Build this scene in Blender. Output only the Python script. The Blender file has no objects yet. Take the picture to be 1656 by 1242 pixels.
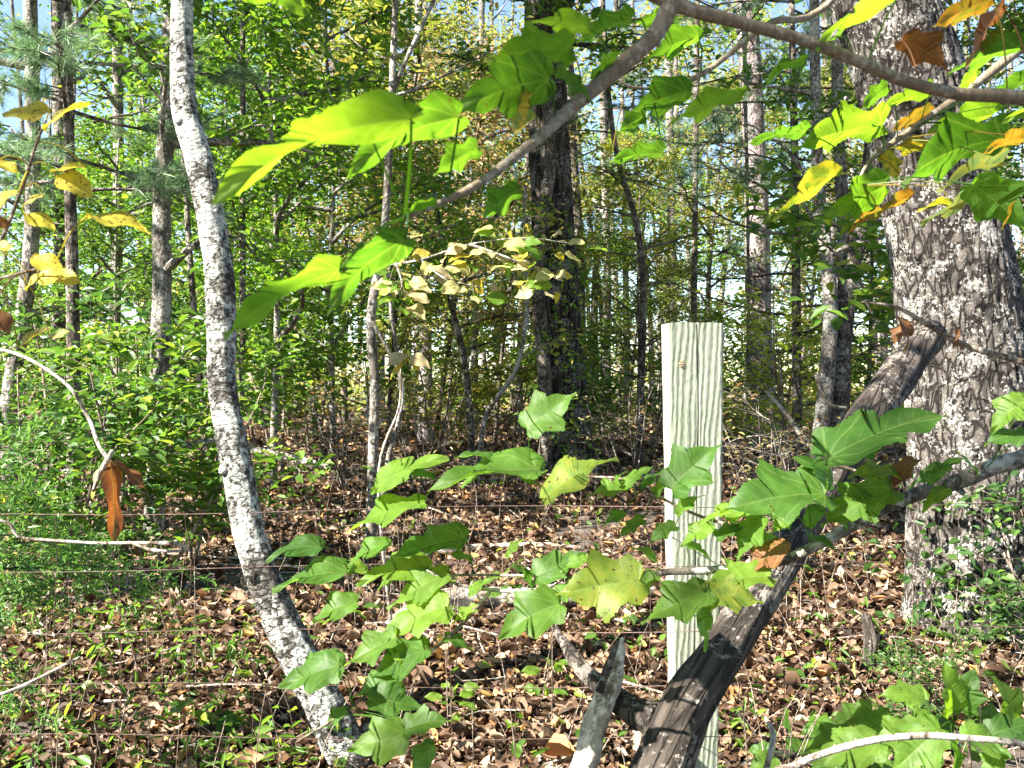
import bpy, math, random
import numpy as np
from mathutils import Vector, Matrix, noise

R = np.random.default_rng(7)
random.seed(7)
sc = bpy.context.scene
col = sc.collection
CAMZ, K = 1.4, 1611.0
def ground_z(x, y):
    y = np.maximum(y, -6.0)
    base = 0.52 * (1 - np.exp(-np.maximum(y - 1.3, 0) / 3.0)) + np.minimum(y, 0) * 0.06
    return base + 0.035 * np.sin(x * 1.3 + .5) * np.cos(y * .9) + 0.02 * np.sin(x * 3.1 + y * 2.3)
def W(px, py, d):
    """a point seen at photo pixel (px, py) that stands d metres into the wood"""
    return np.array([(px - 828) / K * d, d, CAMZ - (py - 621) / K * d])
def G(px, d):
    x = (px - 828) / K * d
    return np.array([x, d, float(ground_z(x, d))])

# ------------------------------------------------------------------ mesh builder
class MB:
    def __init__(s):
        s.v, s.q, s.t, s.uv, s.n = [], [], [], [], 0
    def add(s, v, quads=None, tris=None, uv=None):
        v = np.asarray(v, float).reshape(-1, 3)
        s.v.append(v)
        if quads is not None and len(quads): s.q.append(np.asarray(quads, int).reshape(-1, 4) + s.n)
        if tris is not None and len(tris): s.t.append(np.asarray(tris, int).reshape(-1, 3) + s.n)
        s.uv.append(np.zeros((len(v), 2)) if uv is None else np.asarray(uv, float))
        s.n += len(v)
    def mesh(s, name, mat, smooth=True, base=None):
        v = np.concatenate(s.v)
        if base is not None: v = v - np.asarray(base)
        q = np.concatenate(s.q) if s.q else np.zeros((0, 4), int)
        t = np.concatenate(s.t) if s.t else np.zeros((0, 3), int)
        me = bpy.data.meshes.new(name)
        me.vertices.add(len(v)); me.vertices.foreach_set('co', v.ravel())
        li = np.concatenate([q.ravel(), t.ravel()])
        me.loops.add(len(li)); me.loops.foreach_set('vertex_index', li)
        me.polygons.add(len(q) + len(t))
        st = np.concatenate([np.arange(len(q)) * 4, len(q) * 4 + np.arange(len(t)) * 3])
        me.polygons.foreach_set('loop_start', st)
        me.polygons.foreach_set('use_smooth', np.full(len(st), smooth))
        me.update(calc_edges=True)
        uvl = me.uv_layers.new(name='UVMap')
        uvl.data.foreach_set('uv', np.concatenate(s.uv)[li].ravel())
        me.validate()
        if mat: me.materials.append(mat)
        return me

def link(name, data, parent=None, **p):
    o = bpy.data.objects.new(name, data); col.objects.link(o)
    if parent is not None: o.parent = parent
    for k, v in p.items():
        if v: o[k] = v
    return o
def thing(name, label, category, loc, group=None):
    o = link(name, None, label=label, category=category, group=group)
    o.location = [float(a) for a in loc]
    o.empty_display_size = .1
    return o

def catmull(P, n):
    P = np.asarray(P, float)
    if len(P) == 2: P = np.array([P[0], (P[0] + P[1]) / 2, P[1]])
    Q = np.vstack([2 * P[0] - P[1], P, 2 * P[-1] - P[-2]])
    u = np.linspace(0, len(P) - 1 - 1e-6, n); i = u.astype(int); f = (u - i)[:, None]
    a, b, c, d = Q[i], Q[i + 1], Q[i + 2], Q[i + 3]
    return .5 * ((2 * b) + (-a + c) * f + (2 * a - 5 * b + 4 * c - d) * f**2 + (-a + 3 * b - 3 * c + d) * f**3)

def tube(mb, P, r, seg=8, n=None, rough=0., rs=3., cap=True, flute=0., fl=5, ridge=0., rk=(9., 2.2)):
    """tapered tube along a smooth path; r = radii at the path's points"""
    P = np.asarray(P, float); n = n or max(4, len(P) * 3)
    C = catmull(P, n)
    r = np.interp(np.linspace(0, 1, n), np.linspace(0, 1, len(np.atleast_1d(r))), np.atleast_1d(r))
    T = np.gradient(C, axis=0); T /= np.linalg.norm(T, axis=1)[:, None] + 1e-12
    ref = np.array([1., 0, 0]) if abs(T[0][0]) < .9 else np.array([0, 1., 0])
    N = np.zeros_like(C); B = np.zeros_like(C); nn = ref
    for i in range(n):
        nn = nn - T[i] * nn.dot(T[i]); nn /= np.linalg.norm(nn); N[i] = nn; B[i] = np.cross(T[i], nn)
    th = np.linspace(0, 2 * math.pi, seg, endpoint=False)
    s = np.concatenate([[0], np.cumsum(np.linalg.norm(np.diff(C, axis=0), axis=1))])
    rr = np.repeat(r[:, None], seg, 1)
    if rough:
        o = R.uniform(0, 50)
        for i in range(n):
            for j in range(seg):
                q = Vector((math.cos(th[j]) * 1.2 + o, math.sin(th[j]) * 1.2, s[i] * rs))
                rr[i, j] *= 1 + rough * (noise.noise(q) + .5 * noise.noise(q * 2.7))
    if ridge:
        for i in range(n):
            for j in range(seg):
                q = Vector((math.cos(th[j]) * rk[0] + 3, math.sin(th[j]) * rk[0], s[i] * rk[1] * 3))
                rr[i, j] *= 1 - ridge * (max(0, .22 - abs(noise.noise(q))) / .22)**1.5 - ridge * .35 * noise.noise(q * 2.3)
    if flute:
        rr *= 1 + flute * np.cos(fl * th + .7)[None, :] * np.exp(-s / (s[-1] * .12))[:, None]
    V = C[:, None] + rr[..., None] * (np.cos(th)[None, :, None] * N[:, None] + np.sin(th)[None, :, None] * B[:, None])
    idx = np.arange(n * seg).reshape(n, seg); nx = np.roll(idx, -1, 1)
    q = np.stack([idx[:-1], nx[:-1], nx[1:], idx[1:]], -1).reshape(-1, 4)
    uv = np.stack([np.repeat(th[None] / 6.283, n, 0), np.repeat(s[:, None], seg, 1)], -1).reshape(-1, 2)
    V = V.reshape(-1, 3)
    tr = []
    if cap:
        V = np.vstack([V, C[0], C[-1]]); uv = np.vstack([uv, [[0, 0], [0, s[-1]]]])
        tr = [[nx[0, j], idx[0, j], n * seg] for j in range(seg)] + [[idx[-1, j], nx[-1, j], n * seg + 1] for j in range(seg)]
    mb.add(V, q, tr, uv)
    return C

def unit(a): return a / (np.linalg.norm(a, axis=-1, keepdims=True) + 1e-12)
def leaf_cloud(mb, c, size, tilt=.5, wr=.55, rng=R, droop=.15, heading=None):
    """one six-cornered folded leaf at every point of c"""
    c = np.asarray(c, float); N = len(c)
    if not N: return
    n = unit(np.concatenate([rng.normal(0, tilt, (N, 2)), np.ones((N, 1))], 1))
    a = rng.uniform(0, 2 * math.pi, N)
    h = np.stack([np.cos(a), np.sin(a), rng.uniform(-.7, .1, N)], 1)
    m = unit(h - n * (h * n).sum(1, keepdims=True)); x = np.cross(m, n)
    L = rng.uniform(size[0], size[1], N)[:, None]; w = wr * rng.uniform(.75, 1.2, (N, 1))
    pts = [(0, 0, 0), (.42, .3, .1), (.4, .62, .07), (0, 1, -1), (-.4, .62, .07), (-.42, .3, .1)]
    V = np.stack([c + L * (w * px * x + py * m + (pz if pz > -1 else -droop) * n) for px, py, pz in pts], 1).reshape(-1, 3)
    b = (np.arange(N) * 6)[:, None]
    q = np.concatenate([b + np.array([0, 1, 2, 3]), b + np.array([0, 3, 4, 5])])
    mb.add(V, q, uv=np.tile(np.array([[p[0], p[1]] for p in pts]), (N, 1)))

S = unit(np.array([-.66, -.37, .66]))     # towards the sun
# leaves cut out of the crowns along sun lines, to light chosen spots: spot, depth, radius
GAPS = [(295, 110, 3.56, .2), (300, 30, 3.58, .16), (395, 830, 3.22, .2), (405, 900, 3.2, .2), (455, 1000, 3.13, .22), (545, 1200, 3.05, .25), (1106, 735, 2.12, .12), (1100, 650, 2.08, .075), (1150, 655, 2.08, .06), (1160, 560, 2.05, .05), (1096, 578, 2.05, .05), (1130, 605, 2.06, .045),
        (1520, 420, 4.05, .3), (1440, 60, 4.2, .3), (1560, 540, 4.05, .2), (1215, 880, 1.55, .07), (970, 950, 1.6, .05), (1150, 980, 1.45, .05), (640, 190, .65, .06), (480, 230, .63, .08), (1540, 1110, 1.5, .1), (1480, 1210, 1.45, .1),
        (930, 775, 1.7, .05), (1330, 830, 1.5, .05), (800, 1120, 3., .3), (820, 935, 4.7, .4), (300, 1050, 3.3, .35), (620, 850, 5.6, .5), (1350, 900, 4.4, .22), (950, 1150, 2.8, .25), (960, 1180, 2., .17), (602, 720, 6., .4), (110, 800, 2.7, .3),
        (640, 800, 1.78, .06), (700, 940, 1.75, .05), (890, 920, 1.66, .05), (1060, 985, 1.45, .04), (1240, 800, 1.5, .05), (1470, 695, 1.46, .04), (1000, 780, 1.65, .05), (620, 1050, 1.66, .05), (1610, 1130, 1.45, .06), (1390, 1180, 1.5, .05),
        (780, 430, 4.7, .5), (1280, 540, 9.6, 1.), (460, 180, 8.6, 1.6), (1225, 200, 13.5, 1.), (1030, 1080, 3.2, .22), (650, 1180, 1.5, .1), (600, 440, .7, .05), (120, 1150, 2.6, .2), (700, 780, 7.5, .7), (470, 780, 7.5, .6), (255, 400, 6.4, .3)]
GO = np.array([W(a, b, c) for a, b, c, r in GAPS]); GR = np.array([g[3] for g in GAPS])
def thin(c, k=slice(None)):
    d = c[:, None] - GO[None, k]; t = (d * S).sum(-1); off = np.linalg.norm(d - t[..., None] * S, axis=-1)
    inside = ((off < GR[k]) & (t > .4)).any(1)
    return ~inside | (R.uniform(0, 1, len(c)) < .05)
# ------------------------------------------------------------------ materials
def mat_new(name):
    m = bpy.data.materials.new(name); m.use_nodes = True
    nt = m.node_tree; nt.nodes.clear()
    return m, nt, lambda t, **k: _node(nt, t, k), lambda a, b: nt.links.new(a, b)
def _node(nt, t, k):
    n = nt.nodes.new('ShaderNode' + t)
    for a, v in k.items():
        if a in n.inputs.keys(): n.inputs[a].default_value = v
        else: setattr(n, a, v)
    return n
def ramp(N, stops, interp='LINEAR'):
    r = N('ValToRGB'); e = r.color_ramp.elements; r.color_ramp.interpolation = interp
    while len(e) < len(stops): e.new(.5)
    for i, (p, c) in enumerate(stops):
        e[i].position = p; e[i].color = (*c, 1) if len(c) == 3 else c
    return r
def leaf_mat(name, stops, trans=.5, rough=.45, tint=(1.5, 1.55, .8), spec=.4):
    """thin foliage: each leaf its own hue, light comes through"""
    m, nt, N, L = mat_new(name)
    g = N('NewGeometry'); r = ramp(N, stops); L(g.outputs['Random Per Island'], r.inputs[0])
    p = N('BsdfPrincipled', Roughness=rough); p.inputs['Specular IOR Level'].default_value = spec
    L(r.outputs[0], p.inputs['Base Color'])
    t = N('BsdfTranslucent'); mx = N('Mix', data_type='RGBA', blend_type='MULTIPLY'); mx.inputs[0].default_value = 1
    L(r.outputs[0], mx.inputs[6]); mx.inputs[7].default_value = (*tint, 1); L(mx.outputs[2], t.inputs[0])
    s = N('MixShader', Fac=trans); L(p.outputs[0], s.inputs[1]); L(t.outputs[0], s.inputs[2])
    o = N('OutputMaterial'); L(s.outputs[0], o.inputs[0])
    return m
def bark_mat(name, dark, mid, pale, amount=.4, scale=9., stretch=.25, bump=.7, blotch=4., furrow=1.):
    m, nt, N, L = mat_new(name)
    tc = N('TexCoord'); mp = N('Mapping'); mp.inputs['Scale'].default_value = (1, 1, stretch)
    L(tc.outputs['Object'], mp.inputs[0])
    wv = N('TexNoise', Scale=scale * .7, Detail=3.); L(mp.outputs[0], wv.inputs['Vector'])
    wm = N('Mix', data_type='RGBA', blend_type='LINEAR_LIGHT'); wm.inputs[0].default_value = .06
    L(mp.outputs[0], wm.inputs[6]); L(wv.outputs['Color'], wm.inputs[7])
    vo = N('TexVoronoi', Scale=scale * 2.2, feature='DISTANCE_TO_EDGE'); L(wm.outputs[2], vo.inputs['Vector'])
    fr = ramp(N, [(0, (0, 0, 0)), (.16, (.75,) * 3), (.5, (1,) * 3)]); L(vo.outputs['Distance'], fr.inputs[0])
    no = N('TexNoise', Scale=scale * 3, Detail=9., Roughness=.7); L(wm.outputs[2], no.inputs['Vector'])
    h = N('Mix', data_type='RGBA', blend_type='MULTIPLY'); h.inputs[0].default_value = furrow
    L(no.outputs[0], h.inputs[6]); L(fr.outputs[0], h.inputs[7])
    cr = ramp(N, [(.18, dark), (.55, mid)]); L(h.outputs[2], cr.inputs[0])
    bl = N('TexNoise', Scale=blotch, Detail=10., Roughness=.72); L(tc.outputs['Object'], bl.inputs['Vector'])
    sp = N('TexNoise', Scale=blotch * 9, Detail=6., Roughness=.7); L(tc.outputs['Object'], sp.inputs['Vector'])
    ad = N('Math', operation='ADD'); L(bl.outputs[0], ad.inputs[0])
    sm = N('Math', operation='MULTIPLY'); L(sp.outputs[0], sm.inputs[0]); sm.inputs[1].default_value = .8; L(sm.outputs[0], ad.inputs[1])
    br = ramp(N, [(0, (0,) * 3), (1, (1,) * 3)]); br.color_ramp.elements[0].position = 1.06 - .38 * amount - .04
    br.color_ramp.elements[1].position = min(1., 1.06 - .38 * amount + .10); L(ad.outputs[0], br.inputs[0])
    cm = N('Mix', data_type='RGBA'); L(br.outputs[0], cm.inputs[0]); L(cr.outputs[0], cm.inputs[6])
    pr = ramp(N, [(.3, tuple(.45 * a for a in pale)), (.62, pale)]); L(sp.outputs[0], pr.inputs[0]); L(pr.outputs[0], cm.inputs[7])
    p = N('BsdfPrincipled', Roughness=.9); p.inputs['Specular IOR Level'].default_value = .2
    L(cm.outputs[2], p.inputs['Base Color'])
    hh = N('Math', operation='ADD'); L(h.outputs[2], hh.inputs[0]); L(sp.outputs[0], hh.inputs[1])
    bp = N('Bump', Strength=bump, Distance=.02); L(hh.outputs[0], bp.inputs['Height']); L(bp.outputs[0], p.inputs['Normal'])
    o = N('OutputMaterial'); L(p.outputs[0], o.inputs[0])
    return m
def big_leaf_mat(name, stops, spots=.5, trans=.62, tint=(2.2, 2.1, .6), edge=None, rough=.5):
    """broad leaf: vein pattern and brown blotches drawn in the leaf's own outline coordinates"""
    m, nt, N, L = mat_new(name)
    oi = N('ObjectInfo'); r = ramp(N, stops); L(oi.outputs['Random'], r.inputs[0])
    uv = N('UVMap'); uv.uv_map = 'UVMap'
    sx = N('SeparateXYZ'); L(uv.outputs[0], sx.inputs[0])
    ab = N('Math', operation='ABSOLUTE'); L(sx.outputs[0], ab.inputs[0])
    vein = None
    for slope, w in ((0, .012), (.75, .010), (2.6, .010)):
        a = N('Math', operation='MULTIPLY'); L(sx.outputs[1], a.inputs[0]); a.inputs[1].default_value = slope
        b = N('Math', operation='SUBTRACT'); L(ab.outputs[0], b.inputs[0]); L(a.outputs[0], b.inputs[1])
        c = N('Math', operation='ABSOLUTE'); L(b.outputs[0], c.inputs[0])
        d = N('Math', operation='LESS_THAN'); L(c.outputs[0], d.inputs[0]); d.inputs[1].default_value = w * math.hypot(1, slope)
        if vein is None: vein = d
        else:
            e = N('Math', operation='MAXIMUM'); L(vein.outputs[0], e.inputs[0]); L(d.outputs[0], e.inputs[1]); vein = e
    sv = N('Math', operation='MULTIPLY_ADD'); L(ab.outputs[0], sv.inputs[0]); sv.inputs[1].default_value = -.8; L(sx.outputs[1], sv.inputs[2])
    sf = N('Math', operation='MULTIPLY'); L(sv.outputs[0], sf.inputs[0]); sf.inputs[1].default_value = 52.
    ss = N('Math', operation='SINE'); L(sf.outputs[0], ss.inputs[0]); sp_ = ramp(N, [(.86, (0,) * 3), (1, (.5,) * 3)]); L(ss.outputs[0], sp_.inputs[0])
    e = N('Math', operation='MAXIMUM'); L(vein.outputs[0], e.inputs[0]); L(sp_.outputs[0], e.inputs[1]); vein = e
    off = N('VectorMath', operation='ADD'); L(uv.outputs[0], off.inputs[0])
    om = N('Math', operation='MULTIPLY'); L(oi.outputs['Random'], om.inputs[0]); om.inputs[1].default_value = 91.
    L(om.outputs[0], off.inputs[1])
    n1 = N('TexNoise', Scale=5., Detail=6., Roughness=.65); L(off.outputs[0], n1.inputs['Vector'])
    mot = ramp(N, [(.3, (.72,) * 3), (.7, (1.2, 1.2, 1.1))]); L(n1.outputs[0], mot.inputs[0])
    m1 = N('Mix', data_type='RGBA', blend_type='MULTIPLY'); m1.inputs[0].default_value = 1; L(r.outputs[0], m1.inputs[6]); L(mot.outputs[0], m1.inputs[7])
    src = m1
    if edge:
        er = ramp(N, [(.42, (0,) * 3), (.6, (1,) * 3)]); L(n1.outputs[0], er.inputs[0])
        me_ = N('Mix', data_type='RGBA'); L(er.outputs[0], me_.inputs[0]); L(src.outputs[2], me_.inputs[6]); me_.inputs[7].default_value = (*edge, 1); src = me_
    vm = N('Mix', data_type='RGBA'); vf = N('Math', operation='MULTIPLY'); L(vein.outputs[0], vf.inputs[0]); vf.inputs[1].default_value = .22
    L(vf.outputs[0], vm.inputs[0]); L(src.outputs[2], vm.inputs[6]); vm.inputs[7].default_value = (.25, .33, .1, 1)
    n2 = N('TexNoise', Scale=13., Detail=5., Roughness=.6); L(off.outputs[0], n2.inputs['Vector'])
    k = .74 - .14 * spots
    s2 = ramp(N, [(k, (0,) * 3), (k + .03, (1,) * 3)]); L(n2.outputs[0], s2.inputs[0])
    sm = N('Mix', data_type='RGBA'); L(s2.outputs[0], sm.inputs[0]); L(vm.outputs[2], sm.inputs[6]); sm.inputs[7].default_value = (.07, .035, .012, 1)
    p = N('BsdfPrincipled', Roughness=rough); p.inputs['Specular IOR Level'].default_value = .35
    L(sm.outputs[2], p.inputs['Base Color'])
    bp = N('Bump', Strength=.25, Distance=.004); L(n1.outputs[0], bp.inputs['Height']); L(bp.outputs[0], p.inputs['Normal'])
    t = N('BsdfTranslucent'); mx = N('Mix', data_type='RGBA', blend_type='MULTIPLY'); mx.inputs[0].default_value = 1
    L(sm.outputs[2], mx.inputs[6]); mx.inputs[7].default_value = (*tint, 1); L(mx.outputs[2], t.inputs[0])
    s = N('MixShader', Fac=trans); L(p.outputs[0], s.inputs[1]); L(t.outputs[0], s.inputs[2])
    o = N('OutputMaterial'); L(s.outputs[0], o.inputs[0])
    return m

M = {}
M['lichen_bark'] = bark_mat('lichened grey bark', (.03, .027, .022), (.15, .135, .115), (.62, .63, .56), .5, 12, 1.8, 1., 5.5, .9)
M['big_bark'] = bark_mat('rough oak bark', (.022, .018, .015), (.19, .165, .143), (.42, .4, .36), .2, 13, .4, 1., 9)
M['dark_bark'] = bark_mat('dark furrowed bark', (.018, .014, .011), (.12, .095, .078), (.26, .25, .22), .2, 8, .16, 1., 5)
M['grey_bark'] = bark_mat('grey smooth bark', (.05, .042, .034), (.16, .135, .11), (.38, .36, .32), .4, 12, .4, .5, 6, .7)
M['brown_bark'] = bark_mat('brown bark', (.03, .024, .018), (.13, .1, .08), (.3, .27, .23), .3, 12, .35, .6, 5, .8)
M['pine_bark'] = bark_mat('pine bark', (.06, .045, .04), (.25, .19, .17), (.42, .37, .36), .45, 9, .35, .8, 6)
M['log_bark'] = bark_mat('weathered dead wood', (.03, .024, .019), (.125, .1, .082), (.27, .235, .2), .16, 17, .1, 1., 7, 1.)
M['pale_wood'] = bark_mat('bleached dead wood', (.1, .075, .055), (.42, .35, .27), (.6, .54, .46), .45, 14, .15, .6, 6, .8)
M['twig'] = bark_mat('twig bark', (.04, .03, .02), (.17, .12, .085), (.36, .3, .24), .4, 40, .4, .4, 12, .6)
M['bough'] = bark_mat('smooth young bark', (.1, .075, .05), (.2, .155, .1), (.3, .26, .2), .3, 30, .12, .25, 20, .35)
M['leaf_green'] = leaf_mat('mid green leaves', [(0, (.045, .1, .02)), (.45, (.085, .17, .025)), (.85, (.14, .23, .03)), (1, (.24, .28, .04))])
M['leaf_bright'] = leaf_mat('bright green leaves', [(0, (.06, .14, .02)), (.5, (.12, .24, .025)), (1, (.24, .34, .035))], .55)
M['leaf_lime'] = leaf_mat('sunny lime leaves', [(0, (.2, .3, .04)), (.6, (.32, .4, .05)), (1, (.4, .4, .06))], .5)  # sunlit glow of the yellow bush put into the leaf colour
M['leaf_yellow'] = leaf_mat('yellow green leaves', [(0, (.09, .15, .03)), (.4, (.2, .26, .04)), (.75, (.34, .35, .07)), (1, (.44, .33, .1))], .5, tint=(1.4, 1.35, .8))
M['leaf_tan'] = leaf_mat('turning tan leaves', [(0, (.13, .15, .05)), (.4, (.3, .28, .11)), (.75, (.42, .31, .17)), (.93, (.4, .19, .09)), (1, (.3, .08, .05))], .4, tint=(1.3, 1.2, .9))
M['leaf_dark'] = leaf_mat('dark green leaves', [(0, (.035, .085, .025)), (.6, (.065, .14, .03)), (1, (.12, .2, .035))], .45)
M['leaf_far'] = leaf_mat('mixed far leaves', [(0, (.07, .12, .03)), (.4, (.17, .23, .05)), (.7, (.34, .34, .09)), (.9, (.45, .35, .15)), (1, (.45, .24, .11))], .45)
M['needle'] = leaf_mat('pine needles', [(0, (.06, .13, .07)), (.6, (.14, .24, .12)), (1, (.27, .34, .16))], .35, .35, (1.2, 1.3, 1.), .6)
M['cedar'] = leaf_mat('cedar sprays', [(0, (.05, .13, .03)), (.6, (.1, .22, .04)), (1, (.18, .3, .06))], .4)
M['litter'] = leaf_mat('fallen leaves', [(0, (.035, .02, .012)), (.35, (.085, .048, .028)), (.65, (.17, .105, .064)), (.87, (.37, .27, .19)), (.96, (.36, .17, .06)), (1, (.3, .26, .08))], .2, .6, (1.1, 1, .9), .25)
GS = [(0, (.04, .105, .018)), (.5, (.068, .155, .022)), (1, (.115, .205, .028))]
M['maple_green'] = big_leaf_mat('broad green leaf', GS, .55)
M['maple_lime'] = big_leaf_mat('broad lime leaf', [(0, (.085, .18, .022)), (1, (.15, .25, .03))], .5, .6)
M['maple_orange'] = big_leaf_mat('orange leaf', [(0, (.4, .18, .02)), (1, (.42, .25, .03))], .9, .5, (1.4, 1.2, .6), (.18, .19, .03))
M['maple_turning'] = big_leaf_mat('turning leaf', [(0, (.12, .19, .03)), (1, (.16, .2, .03))], .8, .55, (1.5, 1.5, .6), (.4, .27, .03))
M['maple_pale'] = big_leaf_mat('pale leaf back', [(0, (.16, .24, .14)), (1, (.2, .27, .13))], .5, .45, (1.2, 1.3, .7), (.32, .27, .06))
M['maple_speck'] = big_leaf_mat('speckled lime leaf', [(0, (.11, .19, .03)), (1, (.17, .24, .03))], .85, .6, (1.6, 1.6, .6), (.2, .23, .03))
M['dry_brown'] = big_leaf_mat('dry brown leaf', [(0, (.13, .05, .018)), (1, (.2, .085, .03))], .9, .4, (1.4, 1.0, .5), None, .6)
M['spot_yellow'] = big_leaf_mat('spotted yellow leaf', [(0, (.38, .32, .04)), (1, (.46, .4, .05))], 1.15, .5, (1.3, 1.25, .6))
M['wan_leaf'] = big_leaf_mat('wan cream leaf', [(0, (.3, .28, .12)), (.5, (.42, .34, .2)), (1, (.4, .42, .12))], .3, .45, (1.2, 1.15, .8))

# post timber
def post_mat():
    m, nt, N, L = mat_new('weathered treated timber')
    tc = N('TexCoord'); mp = N('Mapping'); mp.inputs['Scale'].default_value = (1, 1, .045); L(tc.outputs['Object'], mp.inputs[0])
    n0 = N('TexNoise', Scale=6., Detail=2.); L(tc.outputs['Object'], n0.inputs['Vector'])
    wv = N('TexWave', Scale=26., Distortion=5., Detail=2., bands_direction='X'); wv.inputs['Detail Scale'].default_value = 1.2; L(mp.outputs[0], wv.inputs['Vector'])
    fi = N('TexNoise', Scale=260., Detail=4.); L(mp.outputs[0], fi.inputs['Vector'])
    c = ramp(N, [(.05, (.30, .31, .245)), (.5, (.38, .405, .32)), (1, (.44, .465, .38))]); L(wv.outputs['Fac'], c.inputs[0])
    f2 = ramp(N, [(.3, (.68,) * 3), (.65, (1.05,) * 3)]); L(fi.outputs[0], f2.inputs[0])
    mx = N('Mix', data_type='RGBA', blend_type='MULTIPLY'); mx.inputs[0].default_value = .9; L(c.outputs[0], mx.inputs[6]); L(f2.outputs[0], mx.inputs[7])
    st = ramp(N, [(.35, (.82, .86, .78)), (.6, (1, 1, 1))]); L(n0.outputs[0], st.inputs[0])
    m2 = N('Mix', data_type='RGBA', blend_type='MULTIPLY'); m2.inputs[0].default_value = 1; L(mx.outputs[2], m2.inputs[6]); L(st.outputs[0], m2.inputs[7])
    p = N('BsdfPrincipled', Roughness=.85); L(m2.outputs[2], p.inputs['Base Color'])
    ad = N('Math', operation='ADD'); L(wv.outputs['Fac'], ad.inputs[0]); L(fi.outputs[0], ad.inputs[1])
    bp = N('Bump', Strength=.3, Distance=.003); L(ad.outputs[0], bp.inputs['Height']); L(bp.outputs[0], p.inputs['Normal'])
    o = N('OutputMaterial'); L(p.outputs[0], o.inputs[0]); return m
M['post'] = post_mat()
def knot_mat():
    m, nt, N, L = mat_new('dark knot wood')
    tc = N('TexCoord'); wv = N('TexWave', Scale=60., wave_type='RINGS', Distortion=2.); L(tc.outputs['Object'], wv.inputs['Vector'])
    c = ramp(N, [(0, (.1, .07, .04)), (1, (.3, .24, .15))]); L(wv.outputs['Fac'], c.inputs[0])
    p = N('BsdfPrincipled', Roughness=.8); L(c.outputs[0], p.inputs['Base Color']); o = N('OutputMaterial'); L(p.outputs[0], o.inputs[0]); return m
M['knot'] = knot_mat()
def wire_mat():
    m, nt, N, L = mat_new('rusty fence wire')
    tc = N('TexCoord'); n = N('TexNoise', Scale=60., Detail=4.); L(tc.outputs['Object'], n.inputs['Vector'])
    c = ramp(N, [(.35, (.06, .03, .02)), (.65, (.15, .095, .08))]); L(n.outputs[0], c.inputs[0])
    p = N('BsdfPrincipled', Roughness=.6, Metallic=.35); L(c.outputs[0], p.inputs['Base Color']); o = N('OutputMaterial'); L(p.outputs[0], o.inputs[0]); return m
M['wire'] = wire_mat()
def soil_mat():
    m, nt, N, L = mat_new('forest soil')
    tc = N('TexCoord'); n = N('TexNoise', Scale=7., Detail=10., Roughness=.75); L(tc.outputs['Object'], n.inputs['Vector'])
    v = N('TexVoronoi', Scale=16.); L(tc.outputs['Object'], v.inputs['Vector'])
    c = ramp(N, [(.3, (.03, .02, .013)), (.5, (.08, .052, .034)), (.7, (.2, .13, .085))]); L(n.outputs[0], c.inputs[0])
    mx = N('Mix', data_type='RGBA', blend_type='OVERLAY'); mx.inputs[0].default_value = .06; L(c.outputs[0], mx.inputs[6]); L(v.outputs['Color'], mx.inputs[7])
    hs = N('HueSaturation', Saturation=.75); L(mx.outputs[2], hs.inputs['Color'])
    p = N('BsdfPrincipled', Roughness=.95); L(hs.outputs[0], p.inputs['Base Color'])
    bp = N('Bump', Strength=.8, Distance=.05); L(n.outputs[0], bp.inputs['Height']); L(bp.outputs[0], p.inputs['Normal'])
    o = N('OutputMaterial'); L(p.outputs[0], o.inputs[0]); return m
M['soil'] = soil_mat()

# ------------------------------------------------------------------ ground
def sheet():
    xs = np.unique(np.concatenate([np.linspace(-8, 8, 110), np.linspace(-150, 150, 60)]))
    ys = np.unique(np.concatenate([np.linspace(-5, 16, 130), np.linspace(-60, 220, 60)]))
    X, Y = np.meshgrid(xs, ys); Z = ground_z(X, Y)
    mb = MB(); i = np.arange(X.size).reshape(X.shape)
    mb.add(np.stack([X, Y, Z], -1).reshape(-1, 3), np.stack([i[:-1, :-1], i[:-1, 1:], i[1:, 1:], i[1:, :-1]], -1).reshape(-1, 4))
    link('ground', mb.mesh('ground', M['soil']), kind='structure', label='brown forest floor under the fallen leaves')
sheet()

def litter(n, y0, y1, size, rng):
    """curled dead leaves, a three by two grid each"""
    u = rng.uniform(0, 1, n); y = np.sqrt(y0**2 + u * (y1**2 - y0**2)); x = rng.uniform(-1, 1, n) * (y * .6 + .6)
    z = ground_z(x, y) + rng.uniform(.002, .05, n)
    k = np.array([noise.noise(Vector((a * 1.1, b * 1.1, 4))) + .5 * noise.noise(Vector((a * 3.7, b * 3.7, 9))) for a, b in zip(x, y)]) + rng.uniform(-.25, .5, n) > -.16
    c = np.stack([x, y, z], 1)[k]; N = n = len(c)
    nrm = unit(np.concatenate([rng.normal(0, .45, (N, 2)), np.ones((N, 1))], 1))
    a = rng.uniform(0, 6.283, N); h = np.stack([np.cos(a), np.sin(a), np.zeros(N)], 1)
    m = unit(h - nrm * (h * nrm).sum(1, keepdims=True)); xx = np.cross(m, nrm)
    L = rng.uniform(*size, N)[:, None]; w = rng.uniform(.35, .75, (N, 1)); curl = rng.normal(0, .45, (N, 1)); cl = rng.normal(0, .4, (N, 1))
    P = []
    for j, (yy, ww) in enumerate(((-.5, .12), (-.15, .46), (.2, .4), (.5, .04))):
        for s in (-1, 0, 1):
            zz = curl * (abs(s) * ww) * 1.6 + cl * (yy * yy) * 2
            P.append(c + L * (xx * (s * ww * w) + m * yy + nrm * zz))
    V = np.stack(P, 1).reshape(-1, 3); b = (np.arange(N) * 12)[:, None]
    q = np.concatenate([b + np.array([3 * j + k, 3 * j + k + 1, 3 * j + k + 4, 3 * j + k + 3]) for j in range(3) for k in range(2)])
    return V, q
mb = MB()
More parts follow.
